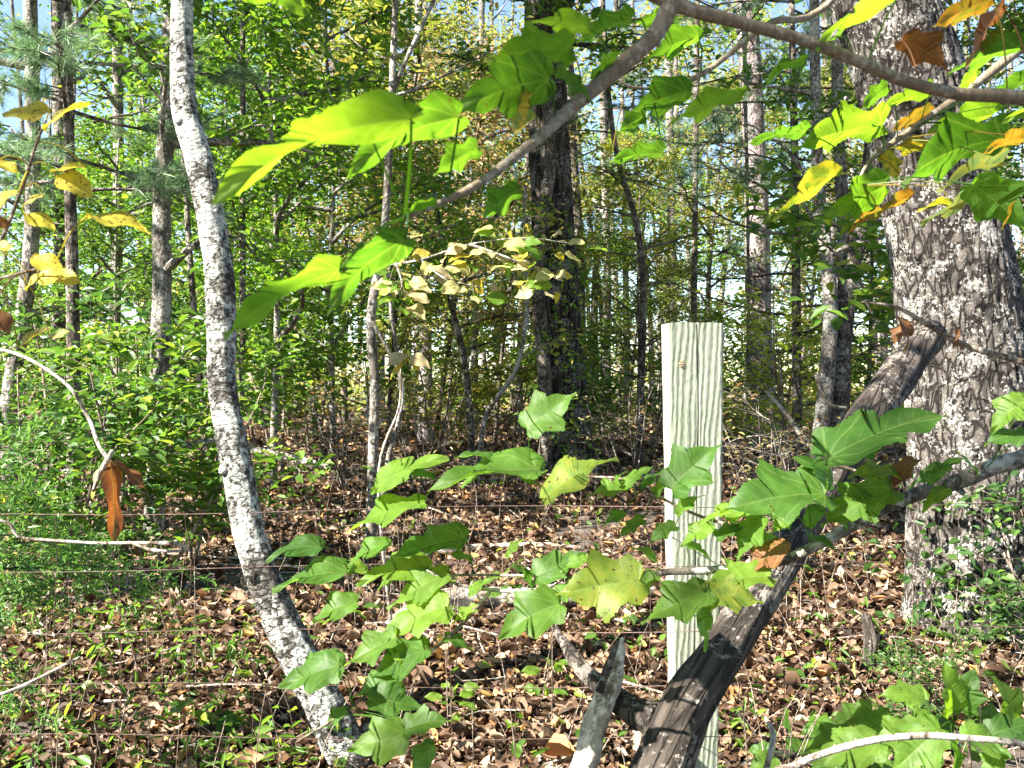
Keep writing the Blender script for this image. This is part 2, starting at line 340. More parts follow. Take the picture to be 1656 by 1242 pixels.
for a in ((1500, 1.8, 5.5, (.06, .11)), (52000, 1.6, 4.5, (.02, .062)), (56000, 4.5, 9, (.03, .075)), (34000, 9, 24, (.07, .14)), (9000, 24, 45, (.15, .3))):
    mb.add(*litter(*a, R))
link('leaf_litter', mb.mesh('leaf_litter', M['litter']), kind='stuff', label='dry tan and brown fallen leaves covering the forest floor')

mb = MB()
for k in range(620):
    d = 1.8 + 12 * R.uniform()**1.6; x = R.uniform(-1, 1) * (d * .55 + .3); L = R.uniform(.06, .5) * (1 if d < 5 else 1.8); a = R.uniform(0, 6.28)
    p = np.array([x, d, 0]); dv = np.array([math.cos(a), math.sin(a), 0]) * L
    pts = [p, p + dv * .5 + R.normal(0, .04 * L, 3), p + dv]
    for q in pts: q[2] = ground_z(q[0], q[1]) + .02 + R.uniform(0, .05)
    tube(mb, pts, [R.uniform(.002, .007), .0015], 5, 5, cap=False)
link('twig_litter', mb.mesh('twig_litter', M['pale_wood']), kind='stuff', label='small dead twigs scattered through the fallen leaves')
mb = MB()
for k in range(520):
    d = 2.2 + 9 * R.uniform()**1.3; x = R.uniform(-1, 1) * (d * .54); h = R.uniform(.1, .55); p = np.array([x, d, float(ground_z(x, d)) - .01])
    b = R.normal(0, .12, 2)
    tube(mb, [p, p + [b[0] * .4, b[1] * .4, h * .6], p + [b[0], b[1], h]], [.0022, .001], 4, 5, cap=False)
link('dry_stems', mb.mesh('dry_stems', M['twig']), kind='stuff', label='thin dry upright stems standing out of the leaf litter')
mb = MB(); cs = []
for k in range(190):
    d = 2. + 10 * R.uniform()**1.4; x = R.uniform(-1, 1) * (d * .55)
    if R.uniform() < .35: x = abs(x) * (1 if R.uniform() < .5 else -1) * .5 + d * .25
    n = R.integers(4, 11)
    c = np.stack([R.normal(x, .09, n), R.normal(d, .09, n), np.zeros(n)], 1); c[:, 2] = ground_z(c[:, 0], c[:, 1]) + R.uniform(.04, .16, n); cs.append(c)
leaf_cloud(mb, np.concatenate(cs), (.025, .06), .6, .6); cs = []
for k in range(120):
    d = R.uniform(1.9, 4.2); x = W(R.uniform(-60, 520) if k % 3 else R.uniform(1200, 1720), 0, d)[0]; n = R.integers(10, 24)
    c = np.stack([R.normal(x, .1, n), R.normal(d, .1, n), np.zeros(n)], 1); c[:, 2] = ground_z(c[:, 0], c[:, 1]) + R.uniform(.03, .2, n); cs.append(c)
leaf_cloud(mb, np.concatenate(cs), (.025, .065), 1., .22)
link('ground_cover', mb.mesh('ground_cover', M['leaf_green']), kind='stuff', label='low green sprouts growing through the leaf litter')

# ------------------------------------------------------------------ trees
def wander(p, d, L, n, amp, up=0.):
    P = [np.array(p, float)]; d = unit(np.array(d, float))
    for i in range(n):
        d = unit(d + R.normal(0, amp, 3) + np.array([0, 0, up])); P.append(P[-1] + d * L / n)
    return np.array(P)
def boughs(tw, path, rad, f0, f1, n, L, lift=.35, sub=4, seg=5):
    """limbs and twigs along a trunk path; returns the twig points that carry leaves"""
    pts = []
    C = catmull(path, 60)
    for k in range(n):
        f = f0 + (f1 - f0) * (k + R.uniform(0, 1)) / n
        p = C[min(59, int(f * 59))]; a = k * 2.4 + R.uniform(-.5, .5)
        l = L * R.uniform(.55, 1.1) * (1.05 - .55 * (f - f0) / max(.01, f1 - f0))
        B = wander(p, (math.cos(a), math.sin(a), lift + R.normal(0, .15)), l, 5, .16, .03)
        r = rad * R.uniform(.25, .42)
        tube(tw, B, [r, r * .25], seg, 8, cap=False)
        for j in range(sub):
            g = R.uniform(.25, 1); q = catmull(B, 20)[int(g * 19)]
            a2 = a + R.choice([-1, 1]) * R.uniform(.4, 1.2)
            T = wander(q, (math.cos(a2), math.sin(a2), R.normal(.1, .25)), l * R.uniform(.3, .55), 4, .2)
            tube(tw, T, [r * .35, r * .12], 4, 5, cap=False)
            pts.append(catmull(T, 8)); 
        pts.append(catmull(B, 12)[5:])
    return np.concatenate(pts)
def trunk_path(px, d, top=None):
    P = [W(x, y, d) for x, y in px]
    return np.array(P)

TOPS = {}
def tree(name, label, cat, px, d, w, bark, group=None, seg=12, rough=.05, foliage=None, nl=0, leaf=(.06, .1), f0=.35, f1=1., L=1.2, nb=12, lift=.35, root=True, spread=.12, extra=(), flare=1.35, tilt=.5):
    """px: the trunk's middle line from the foot up, read off the photo at depth d; w: width at foot and top in metres"""
    P = trunk_path(px, d)
    b = G(px[0][0], d); b2 = b.copy(); b2[2] -= .15
    P = np.vstack([b2, P]) if P[0][2] > b[2] + .02 else np.vstack([b2, P[1:]])
    t = thing(name, label, cat, b, group)
    if d < 10 and w[0] > .09 and name == 'tree': TOPS[t.name] = P[-1]
    n = len(P); r = np.linspace(w[0], w[1], n) / 2; r[0] *= flare
    mb = tw = MB(); tube(mb, P, r, seg * 2, n * 8, rough, 2.5, flute=.12 if w[0] > .2 else 0, ridge=.07 if w[0] > .3 else .03)
    for ex, ew in extra:
        E = np.array([W(x, y, d + (R.normal(0, .1))) for x, y in ex]); tube(mb if ew[0] > .03 else tw, E, np.linspace(ew[0], ew[1], len(E)) / 2, 8, len(E) * 4, rough)
    if nb:
        pts = boughs(tw, P, min(.11, max(w[1], .025)), f0, f1, nb, L, lift)
    link('trunk', mb.mesh('trunk', bark, base=b), t)
    if foliage is not None and nl:
        c = pts[R.integers(0, len(pts), nl)] + R.normal(0, spread, (nl, 3)) * [1, 1, .6]
        c = c[thin(c)]; lm = MB(); leaf_cloud(lm, c, leaf, tilt)
        link('crown', lm.mesh('crown', foliage, smooth=False, base=b), t)
    return t

# --- the leaning lichened trunk, left
lp = [(640, 1400, 3.02), (570, 1242, 3.05), (530, 1150, 3.08), (480, 1060, 3.12), (437, 965, 3.16), (405, 870, 3.2), (388, 780, 3.24), (370, 690, 3.28), (358, 610, 3.32), (359, 530, 3.36), (353, 430, 3.4), (336, 330, 3.44), (318, 245, 3.5), (299, 180, 3.53), (294, 100, 3.56), (294, 0, 3.6), (300, -150, 3.65), (290, -400, 3.75)]
P = np.array([W(*a) for a in lp]); wpx = np.array([82, 78, 70, 66, 60, 54, 54, 52, 50, 52, 50, 47, 48, 44, 40, 37, 33, 26])
b = P[0].copy(); b[2] = ground_z(b[0], b[1])
t = lean = thing('tree', 'leaning crooked trunk crusted with pale grey lichen, left of the post', 'tree', b)
lean_b, lean_top = b, P[-1]; mb = MB(); tube(mb, P, wpx * .93 / K * P[:, 1] / 2, 48, 260, .09, 6., ridge=.05, rk=(2.2, 7.))
for f in (14, 33, 47, 62, 80, 96):   # old branch collars
    C = catmull(P, 130); a = R.uniform(2, 5); rr = np.interp(f / 130, np.linspace(0, 1, len(wpx)), wpx) / K * 3.3 / 2
    o = np.array([math.cos(a), math.sin(a), .2]); tube(mb, [C[f] + o * rr * .5, C[f] + o * rr * 1.12], [rr * .5, rr * .28], 10, 5, .2, 20)
link('trunk', mb.mesh('trunk', M['lichen_bark'], base=b), t)

# --- the big oak, right
bp = [(1582, 1085), (1580, 1000), (1577, 880), (1574, 750), (1564, 600), (1545, 470), (1522, 340), (1495, 210), (1458, 90), (1425, 0), (1385, -120), (1340, -300)]
P = np.array([W(x, y, 4.3) for x, y in bp]); wpx = np.array([270, 222, 204, 200, 198, 190, 182, 176, 166, 156, 145, 135])
b = P[0].copy(); b[2] = ground_z(b[0], b[1])
t = thing('tree', 'huge rough-barked oak trunk leaning at the right behind the dead log', 'tree', b)
mb = MB(); tube(mb, P, wpx / K * 4.3 / 2, 170, 330, .03, 4., flute=.09, fl=6, ridge=.055, rk=(6.5, 1.5))
link('trunk', mb.mesh('trunk', M['big_bark'], base=b), t)
mb = MB()   # climbing ivy at its foot
c = np.stack([R.normal(1.78, .13, 150), R.normal(3.98, .06, 150), R.uniform(.35, 1.05, 150)], 1); c[:, 1] = 4.28 - np.sqrt(np.maximum(.02, .30**2 - (c[:, 0] - 1.98)**2)) - R.uniform(.01, .06, 150)
leaf_cloud(mb, c, (.035, .065), .9, .7)
iv = link('climbing_vine', mb.mesh('climbing_vine', M['leaf_dark'], smooth=False), kind=None, label='dark leafy vine climbing the foot of the huge rough-barked oak', category='vine')

# --- dark oak in the middle with a vine hugging it
oak = tree('tree', 'stout dark furrowed oak trunk in the middle distance with a woody vine', 'tree', [(916, 768), (913, 690), (905, 560), (898, 440), (892, 320), (887, 200), (880, 60), (878, -120), (875, -400)], 10.3, (.52, .36), M['dark_bark'], seg=36, rough=.05, nb=9, f0=.62, foliage=M['leaf_green'], nl=2400, L=1.8)
b = G(880, 10); P = np.array([b - [0, 0, .1]] + [W(x, y, 9.98) for x, y in ((884, 690), (880, 600), (872, 500), (868, 430), (878, 340), (888, 290), (890, 220), (884, 130), (900, 60), (925, -10), (930, -60))])
mb = MB(); tube(mb, P, np.linspace(.075, .05, len(P)), 10, 60, .1, 3)
vine = link('woody_vine', mb.mesh('woody_vine', M['brown_bark']), label='thick woody vine stem hugging the left side of the dark middle oak', category='vine')
mb = MB(); c = np.stack([R.normal(.62, .16, 330), R.uniform(9.6, 9.95, 330), R.uniform(.7, 3.0, 330)], 1); leaf_cloud(mb, c, (.05, .09), .8, .65)
link('climbing_vine', mb.mesh('climbing_vine', M['leaf_green'], smooth=False), label='green leaves of a climber on the dark middle oak', category='vine')

def high_crown(t, b, start, top, rad, nl, mat, leaf=(.1, .17), nb=16, w=.1):  # crown kept out of view, added to shade the trunks and ground
    """upper stem, limbs and crown of a tree whose foot is in view"""
    tw, lf = MB(), MB(); P = np.array([start, (np.array(start) + top) / 2 + R.normal(0, .12, 3), top]); tube(tw, P, [w / 2, w / 3, w / 7], 8, 16)
    pts = boughs(tw, P, w, .25, 1, nb, rad, .25, 6, 4)
    c = pts[R.integers(0, len(pts), nl)] + R.normal(0, .13, (nl, 3))
    ok = c[:, 2] > CAMZ + .62 + np.maximum(0, c[:, 1]) * .42
    ok &= thin(c); leaf_cloud(lf, c[ok], leaf, .6, .7)
    link('upper_stem', tw.mesh('upper_stem', M['grey_bark'], base=b), t); link('crown', lf.mesh('crown', mat, smooth=False, base=b), t)
high_crown(lean, lean_b, lean_top, lean_top + [-.9, -.6, 4.6], 2.7, 4200, M['leaf_green'])
# --- trunks of the middle distance
tree('tree', 'slender forked stem, white in sun below, left of the dark middle oak', 'tree', [(600, 872), (603, 740), (606, 620), (600, 510), (620, 390), (629, 250), (634, 140), (640, 0), (650, -150)], 6., (.072, .03), M['grey_bark'], nb=5, f0=.75, f1=1, L=.8, foliage=M['leaf_yellow'], nl=420, leaf=(.05, .08),
     extra=[([(612, 865), (628, 740), (645, 680), (648, 620), (632, 500), (628, 420)], (.034, .022)), ([(635, 150), (660, 90), (702, 0), (730, -60)], (.03, .018)), ([(602, 520), (640, 590), (652, 640), (640, 700)], (.024, .014))])
sb = tree('tree', 'straight brown trunk just left behind the leaning lichened trunk', 'tree', [(250, 856), (254, 720), (258, 600), (262, 450), (262, 330), (270, 190), (276, 40), (280, -160)], 6.4, (.14, .095), M['grey_bark'], nb=7, f0=.5, L=1.2, foliage=M['leaf_green'], nl=1100)
tree('tree', 'thin dark pole-like sapling right of the leaning lichened trunk', 'tree', [(386, 740), (392, 560), (392, 380), (393, 200), (392, 0), (390, -160)], 8., (.06, .04), M['brown_bark'], nb=12, f0=.4, L=1.2, foliage=M['leaf_bright'], nl=4200, leaf=(.05, .085), lift=.6, spread=.16)
tree('pine_tree', 'tall pinkish grey pine trunk between the post and the huge oak', 'tree', [(1234, 735), (1228, 560), (1226, 420), (1222, 280), (1214, 120), (1208, 0), (1200, -250)], 13.5, (.36, .27), M['pine_bark'], nb=0, seg=18)
tree('tree', 'grey crooked stem of the pair growing behind the dead log', 'tree', [(1322, 748), (1334, 640), (1343, 520), (1338, 420), (1326, 330), (1321, 230), (1318, 100), (1316, -100)], 7.6, (.14, .07), M['grey_bark'], nb=6, f0=.5, L=.9, extra=[([(1326, 330), (1300, 280), (1270, 240), (1235, 215)], (.045, .015)), ([(1336, 400), (1300, 330), (1280, 300)], (.035, .012))], foliage=M['leaf_green'], nl=500)
tree('tree', 'dark reddish stem of the pair growing behind the dead log', 'tree', [(1352, 748), (1358, 640), (1362, 540), (1376, 430), (1396, 350), (1412, 240), (1420, 100), (1425, -100)], 7.7, (.17, .13), M['brown_bark'], nb=0)
tree('tree', 'pale leaning stem rising out of the pair behind the dead log', 'tree', [(1345, 748), (1352, 620), (1358, 500), (1364, 420), (1362, 330), (1356, 200), (1350, -60)], 8.1, (.13, .09), M['grey_bark'], nb=0)
tree('tree', 'smooth pale far trunk rising straight behind the post', 'tree', [(1088, 690), (1086, 500), (1085, 300), (1081, 100), (1078, -100)], 19, (.19, .15), M['grey_bark'], nb=4, f0=.7, L=2., foliage=M['leaf_yellow'], nl=800)
tree('tree', 'thin dark trunk bending left at its top between middle oak and post', 'tree', [(1035, 752), (1036, 640), (1040, 500), (1038, 420), (1024, 340), (1000, 262), (985, 160), (975, 0)], 11, (.1, .05), M['brown_bark'], nb=7, f0=.5, L=1.1, foliage=M['leaf_yellow'], nl=600)
tree('tree', 'slim grey trunk right beside the dark middle oak', 'tree', [(980, 712), (981, 560), (982, 440), (976, 200), (972, -100)], 16, (.15, .1), M['grey_bark'], nb=6, f0=.5, L=1.8, foliage=M['leaf_yellow'], nl=900)
tree('tree', 'dark leaning trunk half hidden behind the dark middle oak', 'tree', [(945, 720), (938, 560), (934, 400), (925, 250), (915, 50), (905, -150)], 14, (.2, .15), M['brown_bark'], nb=0)
tree('sapling', 'thin curving sapling bowing towards the dark middle oak', 'sapling', [(774, 776), (780, 700), (792, 660), (832, 602), (848, 540), (852, 470), (845, 390), (850, 300)], 9, (.055, .03), M['grey_bark'], nb=4, f0=.55, L=.6, foliage=M['leaf_yellow'], nl=260)
tree('sapling', 'dark stem leaning left halfway between forked stem and middle oak', 'sapling', [(764, 745), (757, 640), (748, 570), (732, 500), (722, 430), (700, 300)], 10.5, (.09, .05), M['brown_bark'], nb=6, f0=.5, L=1., foliage=M['leaf_yellow'], nl=700)
tree('tree', 'pale knobbly far trunk left of the dark middle oak', 'tree', [(764, 705), (768, 560), (772, 400), (776, 280), (778, 120), (780, -80)], 17, (.14, .1), M['grey_bark'], nb=6, f0=.4, L=1.8, foliage=M['leaf_tan'], nl=900)
tree('tree', 'bleached far trunk seen through the forked slender stem', 'tree', [(606, 690), (612, 500), (612, 330), (608, 180), (606, -80)], 21, (.3, .22), M['lichen_bark'], nb=5, f0=.5, L=2.2, foliage=M['leaf_tan'], nl=1300)
tree('sapling', 'slanting thin stem between the straight brown and leaning lichened trunks', 'sapling', [(338, 770), (322, 600), (308, 430), (300, 300), (290, 150), (285, -50)], 7.4, (.06, .03), M['brown_bark'], nb=5, f0=.6, L=.8, foliage=M['leaf_green'], nl=500)
tree('tree', 'lichen-spotted trunk in the leaves left of the straight brown trunk', 'tree', [(178, 740), (184, 560), (188, 430), (192, 300), (190, 100), (188, -100)], 12, (.15, .11), M['grey_bark'], nb=6, f0=.5, L=1.6, foliage=M['leaf_green'], nl=450)
tree('tree', 'second trunk in from the left edge behind the yellow leaves', 'tree', [(88, 740), (92, 580), (98, 440), (98, 300), (94, 100), (90, -100)], 10.5, (.16, .12), M['brown_bark'], nb=6, f0=.45, L=1.4, foliage=M['leaf_green'], nl=450)
cb = tree('tree', 'dark curved trunk at the left edge above the cedar', 'tree', [(18, 770), (14, 660), (36, 520), (50, 400), (54, 250), (50, 50), (46, -100)], 8.4, (.15, .11), M['grey_bark'], nb=6, f0=.45, L=1.2, foliage=M['leaf_dark'], nl=450)
high_crown(sb, np.array(sb.location), W(280, -160, 6.4), W(280, -160, 6.4) + [-.4, -.6, 4.2], 2.9, 4200, M['leaf_bright'])
high_crown(cb, np.array(cb.location), W(46, -100, 8.4), W(46, -100, 8.4) + [-.3, -.8, 4.5], 3.1, 4200, M['leaf_green'])
cps = []; ctr, clf = MB(), MB(); cpath = wander((0, 0, -.3), (0, 0, 1), 4.2, 6, .05); tube(ctr, cpath, [.06, .02], 8, 20)
cps = boughs(ctr, cpath, .1, .3, 1, 22, 3.2, .2, 6, 4)
leaf_cloud(clf, cps[R.integers(0, len(cps), 3600)] + R.normal(0, .16, (3600, 3)), (.12, .2), .55, .65)
CANOPY = (ctr.mesh('upper_stem', M['grey_bark']), clf.mesh('crown', M['leaf_green'], smooth=False))
def canopy(t, sc_=1.):  # unseen from the camera, added to deepen the shade in the wood
    """the high crown of a tree whose trunk leaves the picture at the top"""
    top = TOPS[t.name]
    for n, me in zip(('upper_stem', 'crown'), CANOPY):
        o = link(n, me, t); o.location = top - np.array(t.location); o.rotation_euler = (0, 0, R.uniform(0, 6.28)); o.scale = (sc_, sc_, sc_)
for o in [o for o in list(col.objects) if o.name in TOPS]: canopy(o, R.uniform(.85, 1.1))
# thin far trunks, nothing tells them apart
far_lab = 'thin bare trunk lost among the other thin trunks deep in the wood'
gx = np.linspace(20, 1640, 34) + R.normal(0, 18, 34)
for k, x in enumerate(gx):
    d = R.uniform(15, 34); w = R.uniform(.07, .2); lean = R.normal(0, 40)
    bt = [M['grey_bark'], M['brown_bark'], M['dark_bark'], M['pine_bark']][R.integers(0, 4)]
    tree('forest_tree', far_lab, 'tree', [(x, 621 + .9 * K / d), (x + lean * .2 + R.normal(0, 5), 480), (x + lean * .6 + R.normal(0, 6), 240), (x + lean, -40)], d, (w, w * .6), bt, 'thin trunks deep in the wood', seg=8, rough=.03, nb=4, f0=.45, L=1.6)

# ------------------------------------------------------------------ leafy prototypes, copied through the wood
def proto(h, crown_from, radius, nl, leaf, nb, lift=.45, wob=.05, stems=1, w=.05, sub=5, spread=.12, tilt=.5):
    tr, lf = MB(), MB(); pts = []
    for s in range(stems):
        a = R.uniform(0, 6.28); lean = .05 if stems == 1 else .35
        P = wander((R.normal(0, .04) * (stems > 1), R.normal(0, .04) * (stems > 1), -.1), (math.cos(a) * lean, math.sin(a) * lean, 1), h * R.uniform(.75, 1), 7, wob, .05)
        tube(tr, P, [w / 2, w / 6], 6, 16)
        pts.append(boughs(tr, P, w, crown_from, 1, max(2, nb // stems), radius, lift, sub, 4))
    pts = np.concatenate(pts)
    c = pts[R.integers(0, len(pts), nl)] + R.normal(0, spread, (nl, 3)) * [1, 1, .55]
    leaf_cloud(lf, c, leaf, tilt)
    return tr, lf
PROTO = {}
def make_proto(key, leafmat, bark, **k):
    tr, lf = proto(**k)
    PROTO[key] = (tr.mesh('trunk', bark), lf.mesh('crown', leafmat, smooth=False))
for i in range(2):
    make_proto(f'bright{i}', M['leaf_bright'], M['grey_bark'], h=6., crown_from=.25, radius=1.9, nl=8000, leaf=(.045, .085), nb=20, w=.07)
    make_proto(f'green{i}', M['leaf_green'], M['grey_bark'], h=6., crown_from=.2, radius=1.8, nl=8000, leaf=(.045, .09), nb=20, w=.07)
    make_proto(f'yellow{i}', M['leaf_yellow'], M['brown_bark'], h=6.5, crown_from=.25, radius=1.9, nl=7500, leaf=(.045, .085), nb=22, w=.07)
    make_proto(f'tan{i}', M['leaf_tan'], M['brown_bark'], h=7, crown_from=.3, radius=2.1, nl=5500, leaf=(.05, .09), nb=18, w=.08)
    make_proto(f'shrubgreen{i}', M['leaf_green'], M['twig'], h=1.5, crown_from=.2, radius=.7, nl=1500, leaf=(.04, .085), nb=14, stems=4, w=.022, spread=.08)
    make_proto(f'shrubyellow{i}', M['leaf_yellow'], M['twig'], h=1.5, crown_from=.25, radius=.7, nl=1000, leaf=(.04, .075), nb=14, stems=4, w=.02, spread=.08)
    make_proto(f'shrubdark{i}', M['leaf_dark'], M['twig'], h=1.5, crown_from=.15, radius=.75, nl=1050, leaf=(.045, .085), nb=16, stems=4, w=.022, spread=.08)
    make_proto(f'brush{i}', M['leaf_tan'], M['brown_bark'], h=1.3, crown_from=.1, radius=.8, nl=240, leaf=(.03, .06), nb=26, stems=6, w=.016, sub=6, spread=.06)
make_proto('shrublime0', M['leaf_lime'], M['twig'], h=1.5, crown_from=.25, radius=.75, nl=1500, leaf=(.03, .055), nb=16, stems=4, w=.02, spread=.08)
def plant(name, cat, key, px, d, h, label, group=None, wide=1.):
    tm, lm = PROTO[key]; b = G(px, d)
    h0 = {'b': 6., 'g': 6., 'y': 6.5, 't': 7.}[key[0]] if not key.startswith(('shrub', 'brush')) else 1.5
    t = thing(name, label, cat, b, group); s = h / h0; t.scale = (s * wide, s * wide, s); t.rotation_euler = (0, 0, R.uniform(0, 6.28))
    link('trunk' if h0 > 2 else 'stem', tm, t); link('crown' if h0 > 2 else 'foliage', lm, t)
    return t
saplings = [
    ('bright0', 440, 8.6, 6.0, 'bright lime young tree filling the gap right of the leaning lichened trunk'),
    ('bright1', 540, 10.5, 6.2, 'glowing green young tree behind the long drooping leaf'),
    ('green0', 330, 11, 6.4, 'leafy green young tree behind the top of the leaning lichened trunk'),
    ('green1', 200, 7.4, 3.3, 'dark green young tree left of the straight brown trunk'),
    ('green0', 10, 10.5, 4.2, 'green young tree behind the dark curved trunk at the left edge'),
    ('bright0', 150, 14, 5., 'sunlit young tree behind the second trunk from the left edge'),
    ('tan1', 700, 13, 7.2, 'thin tawny young tree between forked stem and dark middle oak'),
    ('yellow0', 660, 17, 8.5, 'tall yellowing young tree beyond the forked slender stem'),
    ('yellow1', 800, 14, 6.5, 'open yellow-green young tree close left of the dark middle oak'),
    ('tan0', 560, 20, 9.5, 'tall rust-tinged young tree beyond the glowing green one'),
    ('yellow1', 960, 20, 6.5, 'pale yellow young tree showing sky right of the dark middle oak'),
    ('yellow0', 1130, 16, 6.5, 'yellow-green young tree behind the top of the post'),
    ('green1', 1010, 14, 4.6, 'low green young tree between middle oak and post'),
    ('green0', 1290, 18, 8.0, 'green young tree behind the stem pair and the pine trunk'),
    ('yellow0', 1400, 13, 6.2, 'yellow-flecked young tree behind the left flank of the huge oak'),
    ('green1', 1640, 8, 5.2, 'shaded young tree at the right edge behind the huge oak'),
    ('bright1', 1700, 11, 6., 'lighter young tree at the right edge beyond the huge oak'),
    ('tan0', 1500, 20, 9., 'rusty tall tree far behind the huge oak'),
    ('bright1', 880, 24, 9., 'far bright tree above the dark middle oak'),
    ('green0', 250, 18, 9., 'far green tree above the straight brown trunk'),
    ('yellow1', 1200, 26, 11., 'far yellow tree beyond the pinkish pine trunk'),
    ('tan1', 430, 24, 11., 'far tawny tree beyond the bright lime young tree'),
    ('green1', 745, 23, 10., 'far green tree behind the tawny young tree'),
    ('yellow0', 620, 11.5, 5.6, 'gold-flecked young tree right behind the forked slender stem'),
    ('bright1', 350, 14, 7.5, 'sunlit lime young tree high behind the leaning lichened trunk'),
    ('yellow1', 740, 19, 8.2, 'airy gold young tree far left of the dark middle oak'),
    ('yellow0', 1040, 12.5, 4.4, 'gold young tree low between the dark middle oak and the post'),
    ('yellow1', 500, 17, 8., 'gold-green young tree behind the glowing green young tree'),
    ('bright0', 1070, 24, 9., 'far lime tree straight behind the post'),
]
for k, px, d, h, lab in saplings: plant('young_tree', 'tree', k, px, d, h, lab, 'young trees of the understorey')
shrubs = [
    ('shrubgreen1', 215, 4.8, 1.4, 'leafy bush right before the straight brown trunk'),
    ('shrubdark1', 70, 4.6, 1.35, 'dark bush above the cedar near the left edge'),
    ('shrubgreen0', 310, 5.6, 1.5, 'leafy bush tucked behind the leaning lichened trunk'),
    ('shrubdark0', 150, 6.4, 1.9, 'tall airy bush between the two low bushes on the left'),
    ('shrubgreen0', 440, 9.5, 2.3, 'green bush beyond the pale stick right of the lichened trunk'),
    ('shrubgreen1', 520, 11, 2.2, 'rounded bush left of the forked slender stem'),
    ('brush0', 560, 8.4, 1.3, 'brown brush tangle left of the forked stem'),
    ('brush1', 680, 8.6, 1.5, 'brown brush tangle right of the forked stem'),
    ('shrubyellow0', 700, 12, 1.9, 'yellowing bush behind the dark left-leaning stem'),
    ('shrubyellow1', 820, 12.5, 1.9, 'yellow bush just left of the dark middle oak'),
    ('shrubyellow0', 610, 14, 2.2, 'yellow bush behind the forked stem'),
    ('shrubgreen0', 860, 16, 2.4, 'green bush far behind the dark middle oak'),
    ('shrubgreen1', 985, 11.5, 1.7, 'green bush right of the dark middle oak'),
    ('brush1', 1020, 8.2, 1.3, 'dry brush between the dark middle oak and the post'),
    ('shrubyellow1', 1050, 13, 2., 'pale bush just left behind the post'),
    ('shrublime0', 1275, 9.2, 2.1, 'glowing yellow bush between the post and the stem pair'),
    ('shrubyellow1', 1250, 11, 1.7, 'yellow bush at the foot of the pinkish pine trunk'),
    ('brush0', 1240, 6.6, 1.3, 'brown brush right behind the post'),
    ('brush1', 1310, 6.0, 1.1, 'dead brush at the foot of the stem pair'),
    ('shrubgreen0', 1430, 9, 2., 'green bush glimpsed left of the huge oak'),
    ('shrubdark0', 1730, 3.7, .9, 'dark bush at the right edge beside the huge oak'),
    ('shrubdark1', 1480, 3.4, .4, 'low dark bush before the foot of the huge oak'),
    ('shrubgreen1', 1690, 5.4, 2.4, 'tall bush behind the right flank of the huge oak'),
    ('shrubgreen1', 60, 12, 2.6, 'far bush behind the dark curved trunk'),
    ('shrubyellow0', 250, 13, 2.6, 'far yellowish bush behind the straight brown trunk'),
    ('shrubyellow1', 470, 16, 2.8, 'far pale bush between the lichened and forked trunks'),
    ('shrubgreen0', 1150, 17, 2.4, 'far green bush beyond the post'),
    ('shrubgreen1', 740, 18, 2.8, 'far green bush behind the yellowing bush'),
    ('shrubyellow1', 930, 19, 2.6, 'far pale bush right of the middle oak'),
    ('shrubyellow0', 1350, 15, 2.4, 'far yellow bush behind the stem pair'),
]
for k, px, d, h, lab in shrubs: plant('bush', 'bush', k, px, d, h, lab, 'bushes of the undergrowth', 1.1)

# the far wood, one mass
mb = MB(); cc = []
for k in range(240):
    d = R.uniform(26, 50); x = R.uniform(-1, 1) * d * .62; z = R.uniform(0, 1)**1.25 * d * .42
    n = int(R.uniform(70, 190)); s = R.uniform(.4, 1.2)
    cc.append(np.stack([R.normal(x, s, n), R.normal(d, s, n), np.maximum(.5, R.normal(z + .6, s * .5, n))], 1))
for k in range(150):
    d = R.uniform(25, 50); x = R.uniform(-1, 1) * d * .62; n = 150; s = R.uniform(.6, 1.4)
    cc.append(np.stack([R.normal(x, s, n), R.normal(d, s, n), .5 + np.abs(R.normal(0, 1.1, n))], 1))
leaf_cloud(mb, np.concatenate(cc), (.11, .24), .6, .6)
link('far_woods', mb.mesh('far_woods', M['leaf_far'], smooth=False), kind='stuff', label='speckled foliage of the far wood with sky showing through')
mb = MB()
for k in range(85):
    d = R.uniform(24, 50); x = R.uniform(-1, 1) * d * .6; b = np.array([x, d, .3]); h = R.uniform(7, 17); l = R.normal(0, .5, 2)
    tube(mb, [b, b + [l[0] * .5 + R.normal(0, .1), l[1] * .5, h * .5], b + [l[0], l[1], h]], [R.uniform(.05, .16), .03], 6, 8, cap=False)
link('far_trunks', mb.mesh('far_trunks', M['grey_bark']), kind='stuff', label='mass of slim trunks at the back of the wood')

